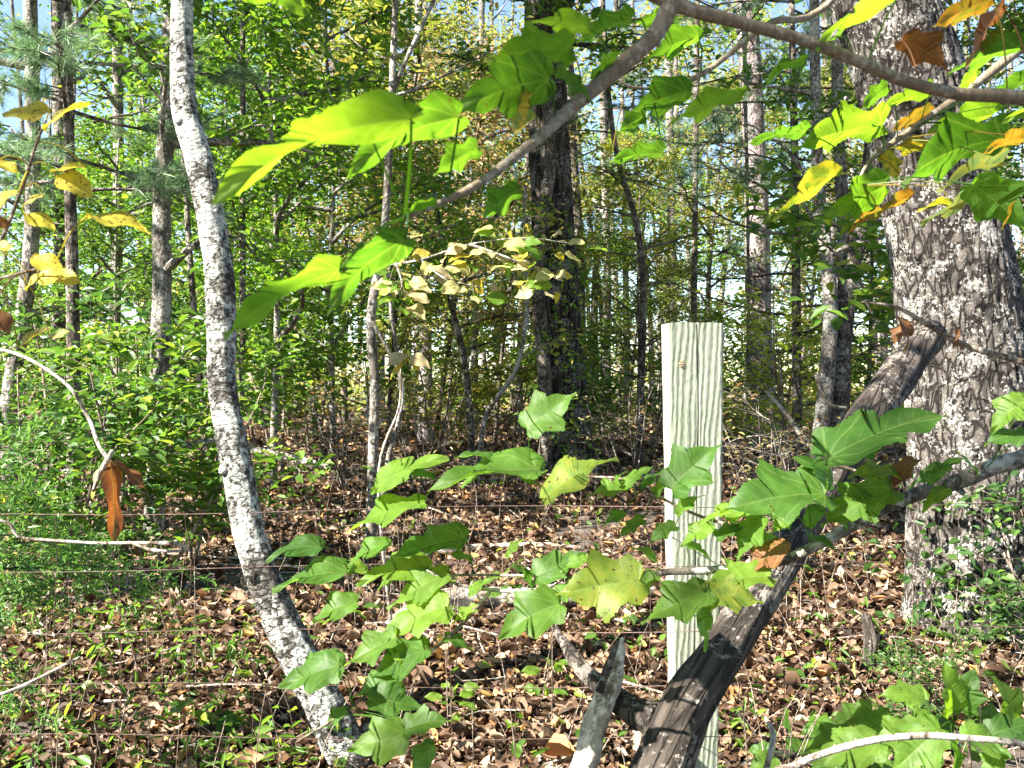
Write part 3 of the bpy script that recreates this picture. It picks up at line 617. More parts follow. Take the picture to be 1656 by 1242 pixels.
# ------------------------------------------------------------------ pines with needle tufts
def needle_tuft(mb, c, n, L, axis):
    N = n * len(c); cc = np.repeat(c, n, 0); ax = np.repeat(axis, n, 0)
    d = unit(ax * .8 + R.normal(0, .6, (N, 3))); ln = R.uniform(.7, 1.1, (N, 1)) * L
    s = unit(np.cross(d, R.normal(0, 1, (N, 3)))) * .0017
    V = np.stack([cc - s, cc + s, cc + d * ln + [0, 0, -.01]], 1).reshape(-1, 3)
    mb.add(V, tris=(np.arange(N) * 3)[:, None] + np.array([0, 1, 2]))
def pine(label, px, d, w, f0, f1, nb, L, tufts, needle_len, bark=None, dead=0):
    P = np.array([W(x, y, d) for x, y in px]); b = G(px[0][0], d); P[0] = b - [0, 0, .1]
    t = thing('pine_tree', label, 'pine', b); tr, nd = MB(), MB(); tw = tr
    tube(tr, P, np.linspace(w[0], w[1], len(P)) / 2, 10, 40, .04)
    C = catmull(P, 80)
    for k in range(nb):
        f = f0 + (f1 - f0) * (k + R.uniform()) / nb; p = C[int(f * 79)]; a = k * 2.2 + R.uniform(-.4, .4)
        B = wander(p, (math.cos(a), math.sin(a), .12), L * R.uniform(.6, 1.1), 6, .1, -.01); tube(tw, B, [.014, .004], 5, 14, cap=False)
        Bc = catmull(B, 30)
        for j in range(9):
            q = Bc[R.integers(8, 30)]; a2 = a + R.choice([-1, 1]) * R.uniform(.3, 1.)
            T = wander(q, (math.cos(a2), math.sin(a2), R.normal(.1, .15)), L * R.uniform(.12, .35), 3, .15); tube(tw, T, [.005, .002], 4, 5, cap=False)
            if k >= dead:
                Tc = catmull(T, 10)[2:]; i = R.integers(0, len(Tc), tufts); needle_tuft(nd, Tc[i] + R.normal(0, .012, (tufts, 3)), 22, needle_len, np.repeat(unit(T[-1] - T[0])[None], tufts, 0))
    link('trunk', tr.mesh('trunk', bark or M['brown_bark'], base=b), t); link('crown', nd.mesh('crown', M['needle'], smooth=False, base=b), t)
pine('blue-green pine with soft needle tufts in the upper left corner', [(120, 800), (118, 500), (112, 250), (108, 0), (105, -200)], 6., (.09, .04), .42, 1, 24, 1.25, 9, .11)
pine('feathery pine filling the gap between pinkish pine trunk and huge oak', [(1290, 740), (1288, 500), (1285, 250), (1280, 0), (1278, -220)], 9.5, (.1, .05), .1, 1, 46, 1.9, 8, .11, dead=14)
pine('small pine with needles left of the pinkish pine trunk', [(1120, 730), (1122, 500), (1125, 250), (1128, 0), (1130, -150)], 13, (.1, .05), .35, 1, 26, 1.8, 6, .12)

# cedar at the lower left
def cedar():
    # sprays are cut out of it too, to let sun onto the lichened trunk
    b = G(-50, 2.75); t = thing('cedar_bush', 'bright feathery green cedar spreading over the lower left corner', 'bush', b)
    tw, nd = MB(), MB(); P = np.array([b - [0, 0, .05], b + [-.04, .03, .5], b + [-.1, .0, 1.02]]); tube(tw, P, [.012, .004], 6, 12)
    S = []
    for k in range(185):
        f = R.uniform(.45, 1)**.8; p = catmull(P, 20)[int(f * 19)]; a = R.uniform(-1.6, 1.3); l = R.uniform(.25, .72)
        B = wander(p, (math.cos(a), math.sin(a) * .6, R.uniform(-.15, .35)), l, 5, .14, -.05)
        if not thin(B[2:5], slice(2, 6)).all(): continue
        tube(tw, B, [.003, .0009], 4, 8, cap=False)
        Bc = catmull(B, 14)
        for j in range(13):
            q = Bc[R.integers(2, 14)]; dv = unit(B[-1] - B[0]) + R.normal(0, .6, 3); S.append(wander(q, dv, R.uniform(.06, .16), 4, .2, -.05))
    SP = np.array([T[0] for T in S]); S = [T for T, k in zip(S, thin(SP, slice(2, 6))) if k]
    for T in S:
        Tc = catmull(T, 12); n = len(Tc); d0 = unit(T[-1] - T[0])
        for rep in range(2):
            d = unit(d0 + R.normal(0, .75, (n, 3))); ln = R.uniform(.012, .03, (n, 1)); s = unit(np.cross(d, R.normal(0, 1, (n, 3)))) * .0021
            V = np.stack([Tc - s, Tc + s, Tc + d * ln + s * .6, Tc + d * ln - s * .6], 1).reshape(-1, 3)
            nd.add(V, (np.arange(n) * 4)[:, None] + np.array([0, 1, 2, 3]))
    link('stem', tw.mesh('stem', M['brown_bark'], base=b), t); link('foliage', nd.mesh('foliage', M['cedar'], smooth=False, base=b), t)
cedar()

# ------------------------------------------------------------------ broad leaves, each a mesh of its own
LOBED = [(0, 0), (.10, -.05), (.24, -.06), (.34, .0), (.44, .06), (.41, .14), (.37, .2), (.42, .29), (.49, .38), (.58, .5), (.48, .53), (.40, .585), (.33, .58), (.275, .58), (.27, .67), (.235, .75), (.165, .81), (.10, .88), (.05, .94), (0, 1.04)]
OVAL = [(0, 0), (.10, .05), (.20, .14), (.27, .26), (.30, .40), (.29, .54), (.245, .68), (.175, .80), (.09, .91), (0, 1.03)]
def refine(o):
    out = []; o = np.array(o)
    for a, b in zip(o[:-1], o[1:]):
        e = b - a; nrm = np.array([e[1], -e[0]])
        for i, f in enumerate((0, .25, .5, .75)): out.append(a + e * f + nrm * ((.32 * f * (1 - f)) + (0, .07, -.07, .07)[i]) + (R.normal(0, .005, 2) if f else 0))
    return np.array(out + [o[-1]])
def big_leaf(parent, base_w, bx, by, tx, ty, d, roll, mat, shape=LOBED, dd=0., under=None, stalk=None, label=None, wid=1., name='leaf', curl=None):
    """base and tip of the midrib as seen in the photo, at depth d; roll 0 faces the camera, 90 is edge on"""
    A, T = W(bx, by, d), W(tx, ty, d + dd)
    if shape is LOBED: roll = roll + (12 if roll >= 40 else 5) if roll < 74 else roll + 6
    if shape is LOBED: T = A + (T - A) * .95; wid *= .78
    m = T - A; L = np.linalg.norm(m); m /= L
    c = np.array([0, -1., 0]); c = unit(c - m * c.dot(m)); s = np.cross(m, c)
    if s[2] < 0 or (abs(s[2]) < .15 and R.uniform() < .5): s = -s
    if under is None: under = by < 600
    ph = math.radians(180 - roll if under else roll)
    n = math.cos(ph) * c + math.sin(ph) * s; x = np.cross(m, n)
    o = refine(shape); o[0, 0] = o[-1, 0] = 0; S = 5; V, uv, q = [], [], []
    cu = R.uniform(.08, .45) if curl is None else curl; fo = R.uniform(.05, .3); wv = R.uniform(0, 6.28); tw = R.normal(0, .12)
    feet = np.maximum.accumulate(np.clip(o[:, 1] * .8, 0, .95)) + np.linspace(0, .02, len(o))
    for side in (1, -1):
        i0 = len(V); k = len(o)
        for (ox, oy), foot in zip(o, feet):
            ox2 = ox * (1 + R.normal(0, .015)) * wid
            for j in range(S):
                f = j / (S - 1); fy = oy * f + foot * (1 - f) if ox > 0 else oy
                lx = ox2 * f * side; ly = fy
                z = fo * abs(lx) + cu * ly * (1 - ly) + (.05) * math.sin(ly * 9 + wv + side * 1.3) * f + .02 * math.sin(lx * 17 + wv) * f + tw * lx * ly - .25 * max(0, abs(lx) - .25)**1.5
                V.append(A + L * (x * lx + m * ly + n * z)); uv.append((lx, ly))
        for a in range(k - 1):
            for j in range(S - 1):
                f = [i0 + a * S + j, i0 + a * S + j + 1, i0 + (a + 1) * S + j + 1, i0 + (a + 1) * S + j]
                q.append(f if side == 1 else f[::-1])
    mb = MB(); mb.add(V, q, uv=uv)
    if stalk is not None:
        Sx = np.asarray(stalk); mid = (A + Sx) / 2 + np.array([0, 0, .012]) - n * .004; tube(mb, [Sx, mid, A], [.0013 * max(.6, L / .12), .0009], 5, 7, cap=False)
    return link(name, mb.mesh(name, mat, base=base_w), parent, label=label)
def link_axis(name, mb, mat, base, P, parent=None, **p):
    """the mesh's own z axis runs along the wood, so that the grain follows it"""
    q = Vector(P[-1] - P[0]).to_track_quat('Z', 'Y'); Rm = np.array(q.to_matrix())
    mb.v = [(v - np.asarray(base)) @ Rm for v in mb.v]
    o = link(name, mb.mesh(name, mat), parent, **p); o.rotation_mode = 'QUATERNION'; o.rotation_quaternion = q
    return o
def nearest(paths, p):
    b = None
    for C in paths:
        dist = np.linalg.norm(C - p, axis=1); i = dist.argmin()
        if b is None or dist[i] < b[0]: b = (dist[i], C[i])
    return b
V3 = lambda *a: np.array(a, float)     # a point outside the picture, in metres
def limb(parent, base_w, pts, r, mat, name='bough', rough=.06, seg=12, n=50):
    mb = MB(); P = np.array([a if isinstance(a, np.ndarray) else W(*a) for a in pts]); C = tube(mb, P, r, seg, n, rough, 22)
    for k in range(3, n - 3, 7):   # bud scars along the bark
        f = k / n; rr = np.interp(f, np.linspace(0, 1, len(r)), r); a = R.uniform(0, 6.28); o = np.array([math.cos(a), 0, math.sin(a)])
        tube(mb, [C[k] + o * rr * .6, C[k] + o * rr * 1.5], [rr * .4, rr * .12], 6, 4)
    return link(name, mb.mesh(name, mat, base=base_w), parent), C
MG, ML, MO, MT, MP, DB, SY, WL = (M[k] for k in ('maple_green', 'maple_lime', 'maple_orange', 'maple_turning', 'maple_pale', 'dry_brown', 'spot_yellow', 'wan_leaf'))

# --- the maple overhead: trunk stands behind the viewer, its boughs hang into the picture
mb0 = np.array([.6, -2.6, float(ground_z(.6, -2.6))])
maple = thing('maple_tree', 'broad-leaved maple whose boughs hang across the top in front of the huge oak', 'tree', mb0)
TP = np.array([mb0 - [0, 0, .2], mb0 + [0, 0, 1.6], mb0 + [-.3, .2, 3.4], mb0 + [-.9, .6, 5.2], mb0 + [-1.4, .9, 7.2]])
mbt = MB(); tube(mbt, TP, [.2, .15, .12, .08, .03], 16, 40, .06, flute=.1); link('trunk', mbt.mesh('trunk', M['grey_bark'], base=mb0), maple)
br1, C1 = limb(maple, mb0, [(1085, 5, .86), (1060, 55, .85), (1000, 110, .83), (930, 170, .8), (850, 240, .77), (760, 305, .74), (655, 352, .7)], [.008, .0076, .007, .0056, .004, .003, .002], M['bough'], rough=.03)
br2, C2 = limb(maple, mb0, [V3(.5, -2.4, 2.3), V3(.95, -1., 2.1), V3(.95, .3, 1.8), (1900, 190, 1.02), (1656, 158, .98), (1550, 152, .96), (1460, 130, .94), (1390, 100, .92), (1300, 65, .9), (1190, 35, .88), (1085, 5, .86), (1000, -45, .84), (930, -120, .82)], [.034, .024, .017, .011, .0072, .006, .0056, .0055, .0054, .0058, .0064, .006, .005], M['bough'], rough=.03)
br3, C3 = limb(maple, mb0, [V3(.45, -2.3, 2.9), V3(1.05, -.6, 2.5), V3(1.05, .8, 2.25), (1760, 0, 1.5), (1656, 75, 1.45), (1560, 150, 1.42), (1480, 205, 1.4), (1410, 258, 1.38), (1385, 300, 1.36)], [.03, .02, .013, .0085, .0072, .006, .005, .003, .002], M['bough'], rough=.03)
br4, C4 = limb(maple, mb0, [V3(.35, -2.2, 3.4), V3(.85, -.6, 2.9), V3(.8, .8, 2.5), (1400, -60, 1.6), (1240, 40, 1.5), (1150, 110, 1.45), (1090, 140, 1.42), (1020, 140, 1.4), (990, 115, 1.4)], [.03, .018, .01, .006, .005, .004, .003, .002, .0015], M['bough'], rough=.03)
for pts in ([C1[-1], W(600, 400, .68), W(548, 440, .66)], [C1[8], W(930, 60, .8)], [C1[24], W(770, 190, .75), W(660, 192, .7)]):
    pass
upper = [  # bough, base px, tip px, depth, roll, material
    (br1, C1, 922, 80, 786, 100, .78, 58, MG), (br1, C1, 950, 45, 850, 38, .82, 66, MG), (br1, C1, 888, 128, 735, 178, .76, 45, MG), (br1, C1, 838, 150, 826, 232, .77, 48, MT),
    (br1, C1, 665, 192, 338, 330, .62, 74, ML), (br1, C1, 742, 190, 556, 290, .68, 54, MG), (br1, C1, 772, 240, 700, 284, .74, 48, MG), (br1, C1, 838, 306, 774, 364, .76, 46, MG),
    (br1, C1, 655, 388, 528, 508, .68, 52, MG), (br1, C1, 548, 438, 360, 545, .64, 64, MG), (br1, C1, 1022, 32, 930, 70, .84, 70, MG), (br1, C1, 492, 12, 384, -2, .62, 62, MG),
    (br4, C4, 1112, 148, 1012, 188, 1.4, 45, MG), (br4, C4, 1092, 44, 1022, 34, 1.4, 40, MG), (br4, C4, 1042, 188, 998, 216, 1.4, 40, MG), (br4, C4, 1130, 60, 1040, 102, 1.4, 62, MG),
    (br2, C2, 1196, 154, 1074, 206, .9, 76, ML), (br4, C4, 1072, 248, 984, 262, 1.4, 66, MG), (br4, C4, 990, 246, 968, 232, 1.4, 60, MT), (br2, C2, 1302, 102, 1230, 146, .92, 70, MG), (br2, C2, 1452, -6, 1318, 82, .9, 70, ML),
    (br3, C3, 1436, 140, 1392, 178, 1.35, 40, MG), (br3, C3, 1504, 150, 1420, 176, 1.35, 62, MG), (br3, C3, 1428, 202, 1278, 242, 1.36, 56, MG), (br3, C3, 1302, 214, 1204, 234, 1.36, 70, MG),
    (br3, C3, 1352, 284, 1250, 360, 1.34, 56, MT), (br3, C3, 1432, 300, 1334, 352, 1.36, 38, MG), (br3, C3, 1424, 348, 1370, 378, 1.36, 56, MO), (br3, C3, 1474, 318, 1420, 346, 1.38, 50, MO),
    (br3, C3, 1428, 250, 1452, 296, 1.38, 46, MT), (br3, C3, 1622, 226, 1454, 300, 1.3, 48, MG), (br3, C3, 1622, 262, 1514, 310, 1.25, 64, MP), (br3, C3, 1594, 308, 1488, 366, 1.25, 62, MP),
    (br3, C3, 1574, 298, 1664, 376, 1.2, 40, MG), (br3, C3, 1664, 222, 1588, 250, 1.2, 56, MO), (br2, C2, 1460, 66, 1536, 116, .98, 52, DB), (br2, C2, 1606, -4, 1508, 44, 1.0, 46, MO), (br2, C2, 1622, 10, 1560, 112, 1.02, 52, DB),
    (br2, C2, 1650, 76, 1530, 122, 1.05, 62, MG), (br3, C3, 1504, 182, 1440, 212, 1.4, 56, MO), (br3, C3, 1606, 186, 1498, 216, 1.4, 60, MG), (br3, C3, 1660, 130, 1590, 164, 1.2, 60, MG), (br3, C3, 1580, 122, 1540, 160, 1.4, 50, MG),
    (br3, C3, 1648, 330, 1620, 372, 1.2, 50, MO), (br3, C3, 1560, 232, 1600, 268, 1.4, 56, MG), (br3, C3, 1700, 170, 1620, 200, 1.2, 60, MG), (br3, C3, 1540, 330, 1480, 345, 1.38, 66, MT), (br3, C3, 1498, 236, 1436, 240, 1.4, 55, MT),
    (br1, C1, 705, 330, 650, 350, .7, 62, MG), (br1, C1, 900, 112, 960, 170, .8, 66, MG), (br1, C1, 960, 130, 1010, 80, .82, 66, MG), (br2, C2, 1350, 60, 1400, 20, .95, 70, MG),
]
for u in upper:
    bo, C, bx, by, tx, ty, d, ro, mt = u
    dist, q = nearest([C], W(bx, by, d)); lab = 'orange spotted leaf' if mt is MO else 'curled dry brown leaf' if mt is DB else None
    big_leaf(bo, mb0, bx, by, tx, ty, d, ro, mt, stalk=q if dist < .35 else None, label=lab, wid=.55 if tx < 340 else .75 if tx < 600 else 1.)
# its crown, above and behind the viewer: this is what breaks the sunlight up
cm, tw = MB(), MB(); pts = []
for k in range(34):
    a = R.uniform(1.9, 4.0); f = R.uniform(.3, 1); p = catmull(TP, 30)[int(f * 29)]
    B = wander(p, (math.cos(a), math.sin(a) * .9 + .1, R.uniform(.1, .5)), R.uniform(2.5, 7), 7, .13); tube(tw, B, [.03, .006], 6, 14, cap=False)
    for j in range(8):
        q = catmull(B, 20)[R.integers(6, 20)]; T = wander(q, R.normal(0, 1, 3) * [1, 1, .35], R.uniform(.6, 1.5), 4, .2)
        if thin(T).all(): tube(tw, T, [.008, .002], 4, 6, cap=False)
        pts.append(catmull(T, 12))
pts = np.concatenate(pts); c = pts[R.integers(0, len(pts), 11000)] + R.normal(0, .11, (11000, 3))
ok = c[:, 2] > CAMZ + .6 + np.maximum(0, c[:, 1]) * .42
ok &= thin(c); leaf_cloud(cm, c[ok], (.09, .16), .6, .8)
link('branches', tw.mesh('branches', M['twig'], base=mb0), maple); link('crown', cm.mesh('crown', M['leaf_bright'], smooth=False, base=mb0), maple)

# --- lower branch reaching in from the right
b0 = V3(2.45, 1.95, float(ground_z(2.45, 1.95)))
lowb = thing('maple_branch', 'leafy green branch reaching in from the right across the post and dead log', 'branch', b0)
s1, D1 = limb(lowb, b0, [b0 - [0, 0, .1], V3(2.35, 1.85, .75), V3(1.9, 1.75, 1.18), (1990, 690, 1.62), (1656, 742, 1.58), (1560, 775, 1.57), (1450, 812, 1.56), (1340, 872, 1.56), (1250, 912, 1.57), (1150, 922, 1.6), (1070, 926, 1.62), (1020, 942, 1.64), (960, 950, 1.66), (830, 956, 1.7), (740, 945, 1.74), (690, 922, 1.77)], [.028, .024, .02, .017, .0145, .0125, .0105, .0088, .0072, .0066, .0056, .005, .0046, .0038, .0028, .0015], M['grey_bark'], 'stem', n=110)
s2, D2 = limb(lowb, b0, [(792, 957, 1.71), (765, 990, 1.7), (720, 1035, 1.68), (660, 1080, 1.66), (600, 1120, 1.64), (545, 1160, 1.6), (480, 1200, 1.56)], [.0036, .0036, .003, .0026, .002, .0018, .0012], M['twig'], 'side_twig')
s3, D3 = limb(lowb, b0, [(1020, 942, 1.64), (940, 935, 1.72), (800, 930, 1.8), (660, 930, 1.86), (540, 925, 1.9), (480, 915, 1.92)], [.003, .0028, .0024, .002, .0016, .0012], M['twig'], 'side_twig')
s4, D4 = limb(lowb, b0, [(1250, 912, 1.57), (1200, 860, 1.58), (1120, 830, 1.62), (1050, 795, 1.66), (1010, 775, 1.7), (930, 770, 1.74), (800, 765, 1.8), (690, 775, 1.85)], [.0036, .003, .0026, .0024, .002, .0018, .0015, .001], M['twig'], 'side_twig')
s5, D5 = limb(lowb, b0, [(1450, 812, 1.56), (1400, 770, 1.55), (1350, 755, 1.54), (1300, 770, 1.52)], [.004, .003, .0025, .0015], M['twig'], 'side_twig')
AP = [D1, D2, D3, D4, D5]
lower = [
    (852, 692, 934, 634, 1.75, 30, MG), (608, 790, 727, 740, 1.8, 60, ML), (682, 814, 558, 862, 1.75, 62, ML), (872, 760, 690, 792, 1.75, 62, MG), (884, 806, 1000, 740, 1.6, 56, M['maple_speck']), (1012, 786, 1056, 754, 1.65, 55, ML),
    (1086, 790, 1168, 716, 1.6, 36, MG), (1010, 792, 948, 802, 1.65, 55, ML), (1000, 770, 1000, 800, 1.66, 55, ML), (752, 870, 636, 898, 1.8, 58, MG), (628, 880, 562, 916, 1.8, 55, ML), (518, 884, 428, 908, 1.9, 55, MG),
    (562, 924, 438, 956, 1.85, 62, MG), (692, 920, 574, 946, 1.8, 54, ML), (722, 930, 624, 986, 1.75, 52, MG), (576, 974, 504, 1006, 1.8, 42, MG), (724, 980, 618, 1030, 1.7, 42, ML), (640, 1030, 555, 1078, 1.68, 48, MG),
    (690, 1050, 590, 1100, 1.66, 50, MG), (640, 1100, 565, 1130, 1.64, 50, MG), (552, 1074, 448, 1112, 1.58, 46, MG), (655, 1188, 560, 1215, 1.45, 30, MG), (655, 1180, 730, 1165, 1.45, 46, MG), (700, 1205, 660, 1260, 1.45, 40, MG),
    (600, 1130, 690, 1150, 1.6, 44, MG), (868, 932, 952, 894, 1.7, 42, MG), (1034, 938, 896, 962, 1.55, 32, M['maple_speck']), (904, 976, 804, 1034, 1.6, 36, MG), (1145, 958, 1035, 1010, 1.45, 46, MG), (1140, 965, 1236, 974, 1.45, 42, M['maple_speck']),
    (1130, 985, 1140, 1055, 1.45, 40, MG), (1040, 840, 1000, 870, 1.65, 50, MG), (1092, 850, 1050, 878, 1.62, 46, MG), (1150, 850, 1100, 884, 1.58, 50, ML), (1334, 800, 1162, 830, 1.48, 46, MG), (1338, 742, 1532, 670, 1.45, 62, MG),
    (1345, 782, 1282, 738, 1.5, 42, MG), (1442, 790, 1326, 852, 1.5, 48, MG), (1232, 838, 1192, 908, 1.55, 46, ML), (1285, 830, 1245, 868, 1.55, 44, ML), (1245, 932, 1136, 950, 1.5, 58, ML), (1664, 645, 1600, 700, 1.4, 40, MG),
    (1668, 705, 1590, 720, 1.4, 58, MG), (1270, 880, 1200, 935, 1.52, 58, DB), (1480, 745, 1440, 800, 1.5, 58, DB), (1450, 770, 1370, 772, 1.5, 58, M['maple_speck']), (1200, 826, 1130, 845, 1.55, 60, ML), (1310, 850, 1350, 800, 1.5, 58, MG),
    (1180, 840, 1230, 800, 1.55, 50, ML), (1060, 800, 1095, 770, 1.65, 52, MG), (1110, 880, 1150, 905, 1.58, 52, ML), (1010, 830, 975, 850, 1.66, 50, MG), (1060, 905, 1020, 885, 1.62, 56, ML), (1270, 800, 1235, 775, 1.54, 48, MG), (1300, 820, 1260, 815, 1.53, 62, ML), (1380, 740, 1430, 725, 1.5, 60, MG),
    (1095, 830, 1140, 800, 1.6, 56, ML), (1160, 870, 1205, 850, 1.56, 50, MG), (1230, 870, 1280, 890, 1.55, 56, ML), (1310, 870, 1355, 890, 1.54, 60, MG), (1370, 850, 1330, 830, 1.54, 54, ML), (1420, 820, 1465, 800, 1.53, 60, ML), (1250, 840, 1215, 815, 1.54, 62, MG),
    (1060, 930, 1020, 975, 1.6, 50, MG), (1000, 945, 965, 1000, 1.63, 48, MG), (930, 945, 890, 985, 1.66, 50, ML), (860, 950, 840, 910, 1.7, 56, MG), (770, 985, 730, 1010, 1.7, 56, ML), (720, 1030, 760, 1050, 1.68, 56, MG), (670, 1075, 630, 1060, 1.66, 56, ML), (1200, 935, 1165, 900, 1.56, 56, ML), (1530, 790, 1490, 830, 1.54, 56, MG), (940, 770, 900, 790, 1.72, 56, ML), (1040, 790, 1075, 760, 1.66, 60, MG),
    (1500, 780, 1560, 740, 1.52, 62, MG), (1580, 765, 1545, 730, 1.54, 52, MG), (820, 900, 850, 870, 1.75, 58, MG), (760, 905, 715, 895, 1.78, 62, ML), (590, 925, 540, 905, 1.88, 60, ML), (640, 930, 610, 955, 1.85, 52, MG), (700, 775, 640, 768, 1.82, 64, MG), (770, 765, 745, 790, 1.8, 56, MG), (560, 1150, 520, 1175, 1.6, 52, MG), (640, 1090, 680, 1070, 1.66, 56, ML), (610, 1040, 655, 1020, 1.7, 60, MG), (1390, 800, 1420, 850, 1.5, 58, ML), (800, 745, 735, 740, 1.8, 66, MG), (840, 770, 880, 790, 1.75, 60, MG), (950, 905, 905, 925, 1.66, 58, ML), (530, 1060, 470, 1095, 1.62, 60, MG), (760, 960, 800, 935, 1.7, 60, ML),
]
for bx, by, tx, ty, d, ro, mt in lower:
    dist, q = nearest(AP, W(bx, by, d))
    big_leaf(s1, b0, bx, by, tx, ty, d, ro, mt, stalk=q if dist < .3 else None, under=False if ty > 650 else None, label='dry brown leaf' if mt is DB else None)

# --- bright seedling at the lower right corner
b0 = G(1560, 1.75)
seed = thing('maple_seedling', 'glossy bright green seedling in the lower right corner beside the thorny cane', 'seedling', b0)
stp = [b0 - [0, 0, .03], W(1570, 1260, 1.7), W(1545, 1180, 1.62)]
mb = MB(); C = tube(mb, stp, [.004, .003, .002], 6, 14); link('stem', mb.mesh('stem', M['twig'], base=b0), seed)
low2 = [(1540, 1152, 1524, 1066, 1.5, 25, ML), (1555, 1150, 1578, 1076, 1.52, 35, MG), (1642, 1166, 1606, 1092, 1.5, 30, MG), (1500, 1132, 1418, 1126, 1.55, 50, ML), (1440, 1160, 1380, 1190, 1.6, 40, MG), (1410, 1150, 1340, 1175, 1.65, 46, MG),
        (1520, 1178, 1440, 1250, 1.42, 34, ML), (1490, 1180, 1405, 1215, 1.5, 46, MG), (1560, 1190, 1640, 1228, 1.4, 46, ML), (1540, 1196, 1540, 1270, 1.38, 40, MG), (1420, 1200, 1310, 1235, 1.45, 52, MG), (1600, 1190, 1680, 1170, 1.45, 50, MG), (1480, 1150, 1520, 1190, 1.5, 48, MG), (1380, 1190, 1300, 1215, 1.6, 52, MG), (1620, 1210, 1590, 1262, 1.4, 45, ML)]
for bx, by, tx, ty, d, ro, mt in low2:
    dist, q = nearest([C], W(bx, by, d)); big_leaf(seed, b0, bx, by, tx, ty, d, ro, mt, stalk=q if dist < .4 else None, under=False)
# shaded seedlings behind it
def seedling(px, d, h, leaves, label, mt, size=.09):
    b = G(px, d); t = thing('seedling', label, 'seedling', b, 'seedlings on the forest floor'); mb = MB(); top = b + [R.normal(0, .03), R.normal(0, .03), h]
    C = tube(mb, [b - [0, 0, .02], (b + top) / 2 + R.normal(0, .01, 3), top], [.003, .0015], 5, 10); link('stem', mb.mesh('stem', M['twig'], base=b), t)
    for k in range(leaves):
        q = C[R.integers(3, 10)]; a = k * 2.4 + R.uniform(-.4, .4); A = q + np.array([math.cos(a), math.sin(a), .25]) * size * .5; T = A + np.array([math.cos(a), math.sin(a), R.uniform(-.5, .1)]) * size * R.uniform(.7, 1.2)
        pa = (828 + A[0] / A[1] * K, 621 - (A[2] - CAMZ) / A[1] * K); pt = (828 + T[0] / T[1] * K, 621 - (T[2] - CAMZ) / T[1] * K)
        big_leaf(t, b, *pa, *pt, A[1], R.uniform(35, 70), mt, dd=T[1] - A[1], stalk=q, under=False, shape=LOBED if size > .06 else OVAL)
for a in [(1275, 2.9, .22, 7, 'shaded seedling right of the dead log beside the post', MG, .1), (1365, 2.7, .25, 8, 'dark seedling between the dead log and the glossy bright seedling', MG, .1), (1450, 2.5, .3, 8, 'seedling standing right behind the glossy bright seedling', MG, .11), (1560, 2.6, .35, 8, 'shaded seedling under the huge oak near the right edge', MG, .1),
          (730, 3.3, .12, 7, 'small bright seedling in the sunny litter left of the bleached stick', ML, .06), (660, 2.7, .13, 6, 'lime seedling low behind the leafy branch near the lichened trunk', ML, .07), (870, 3.5, .14, 7, 'pale green seedling by the dark snag', ML, .06), (330, 3.2, .14, 7, 'seedling in the litter left of the lichened trunk', MG, .08),
          (120, 2.5, .15, 8, 'seedling under the cedar at the lower left', MG, .07), (420, 2.6, .12, 6, 'seedling right at the foot of the lichened trunk', MG, .08), (560, 2.4, .1, 6, 'yellowing seedling at the bottom edge left of the middle', MT, .07), (1000, 4.4, .2, 7, 'seedling in the shade left of the post', MG, .06), (1290, 5., .25, 8, 'seedling in the clearing right of the post', MG, .07), (820, 4.4, .3, 8, 'tall seedling before the fallen sunlit log', MG, .07)]:
    seedling(*a)
# --- thorny cane
b0 = W(1120, 2280, 1.3); t = thing('bramble_cane', 'arching thorny cane across the lower right corner', 'cane', b0)
s, C = limb(t, b0, [(1120, 2280, 1.3), (1150, 1600, 1.3), (1225, 1290, 1.3), (1290, 1236, 1.3), (1390, 1202, 1.3), (1480, 1190, 1.3), (1570, 1194, 1.3), (1656, 1204, 1.3), (1760, 1235, 1.32)], [.005, .005, .0046, .0046, .0046, .0046, .0042, .0038, .003], M['pale_wood'], 'stem')
for k in range(22, 50, 2):
    mb = MB(); a = R.uniform(0, 6.28); o = np.array([.25, math.cos(a), math.sin(a)]); tube(mb, [C[k] + o * .003, C[k] + o * .0085], [.0016, .0002], 5, 4)
    link('thorn', mb.mesh('thorn', M['twig'], base=b0), t)
# --- twig with two dry leaves
b0 = V3(2.3, 1.86, .7); t = thing('dry_twig', 'brown twig with two crumpled dry leaves in front of the huge oak', 'twig', b0)
s, C = limb(t, b0, [b0, V3(1.7, 1.7, 1.25), (1850, 640, 1.5), (1656, 586, 1.5), (1560, 558, 1.5), (1500, 525, 1.5), (1450, 497, 1.5), (1395, 488, 1.5)], [.011, .009, .006, .005, .0045, .004, .0028, .0012], M['twig'], 'stem')
for a in [(1455, 515, 1462, 570, 1.48, 35, DB), (1470, 520, 1446, 565, 1.49, 50, DB), (1548, 552, 1540, 565, 1.48, 20, DB), (1545, 556, 1562, 574, 1.48, 35, DB), (1545, 550, 1538, 520, 1.49, 70, DB)]:
    big_leaf(t, b0, *a[:6], a[6], under=False, curl=.8, wid=.8)
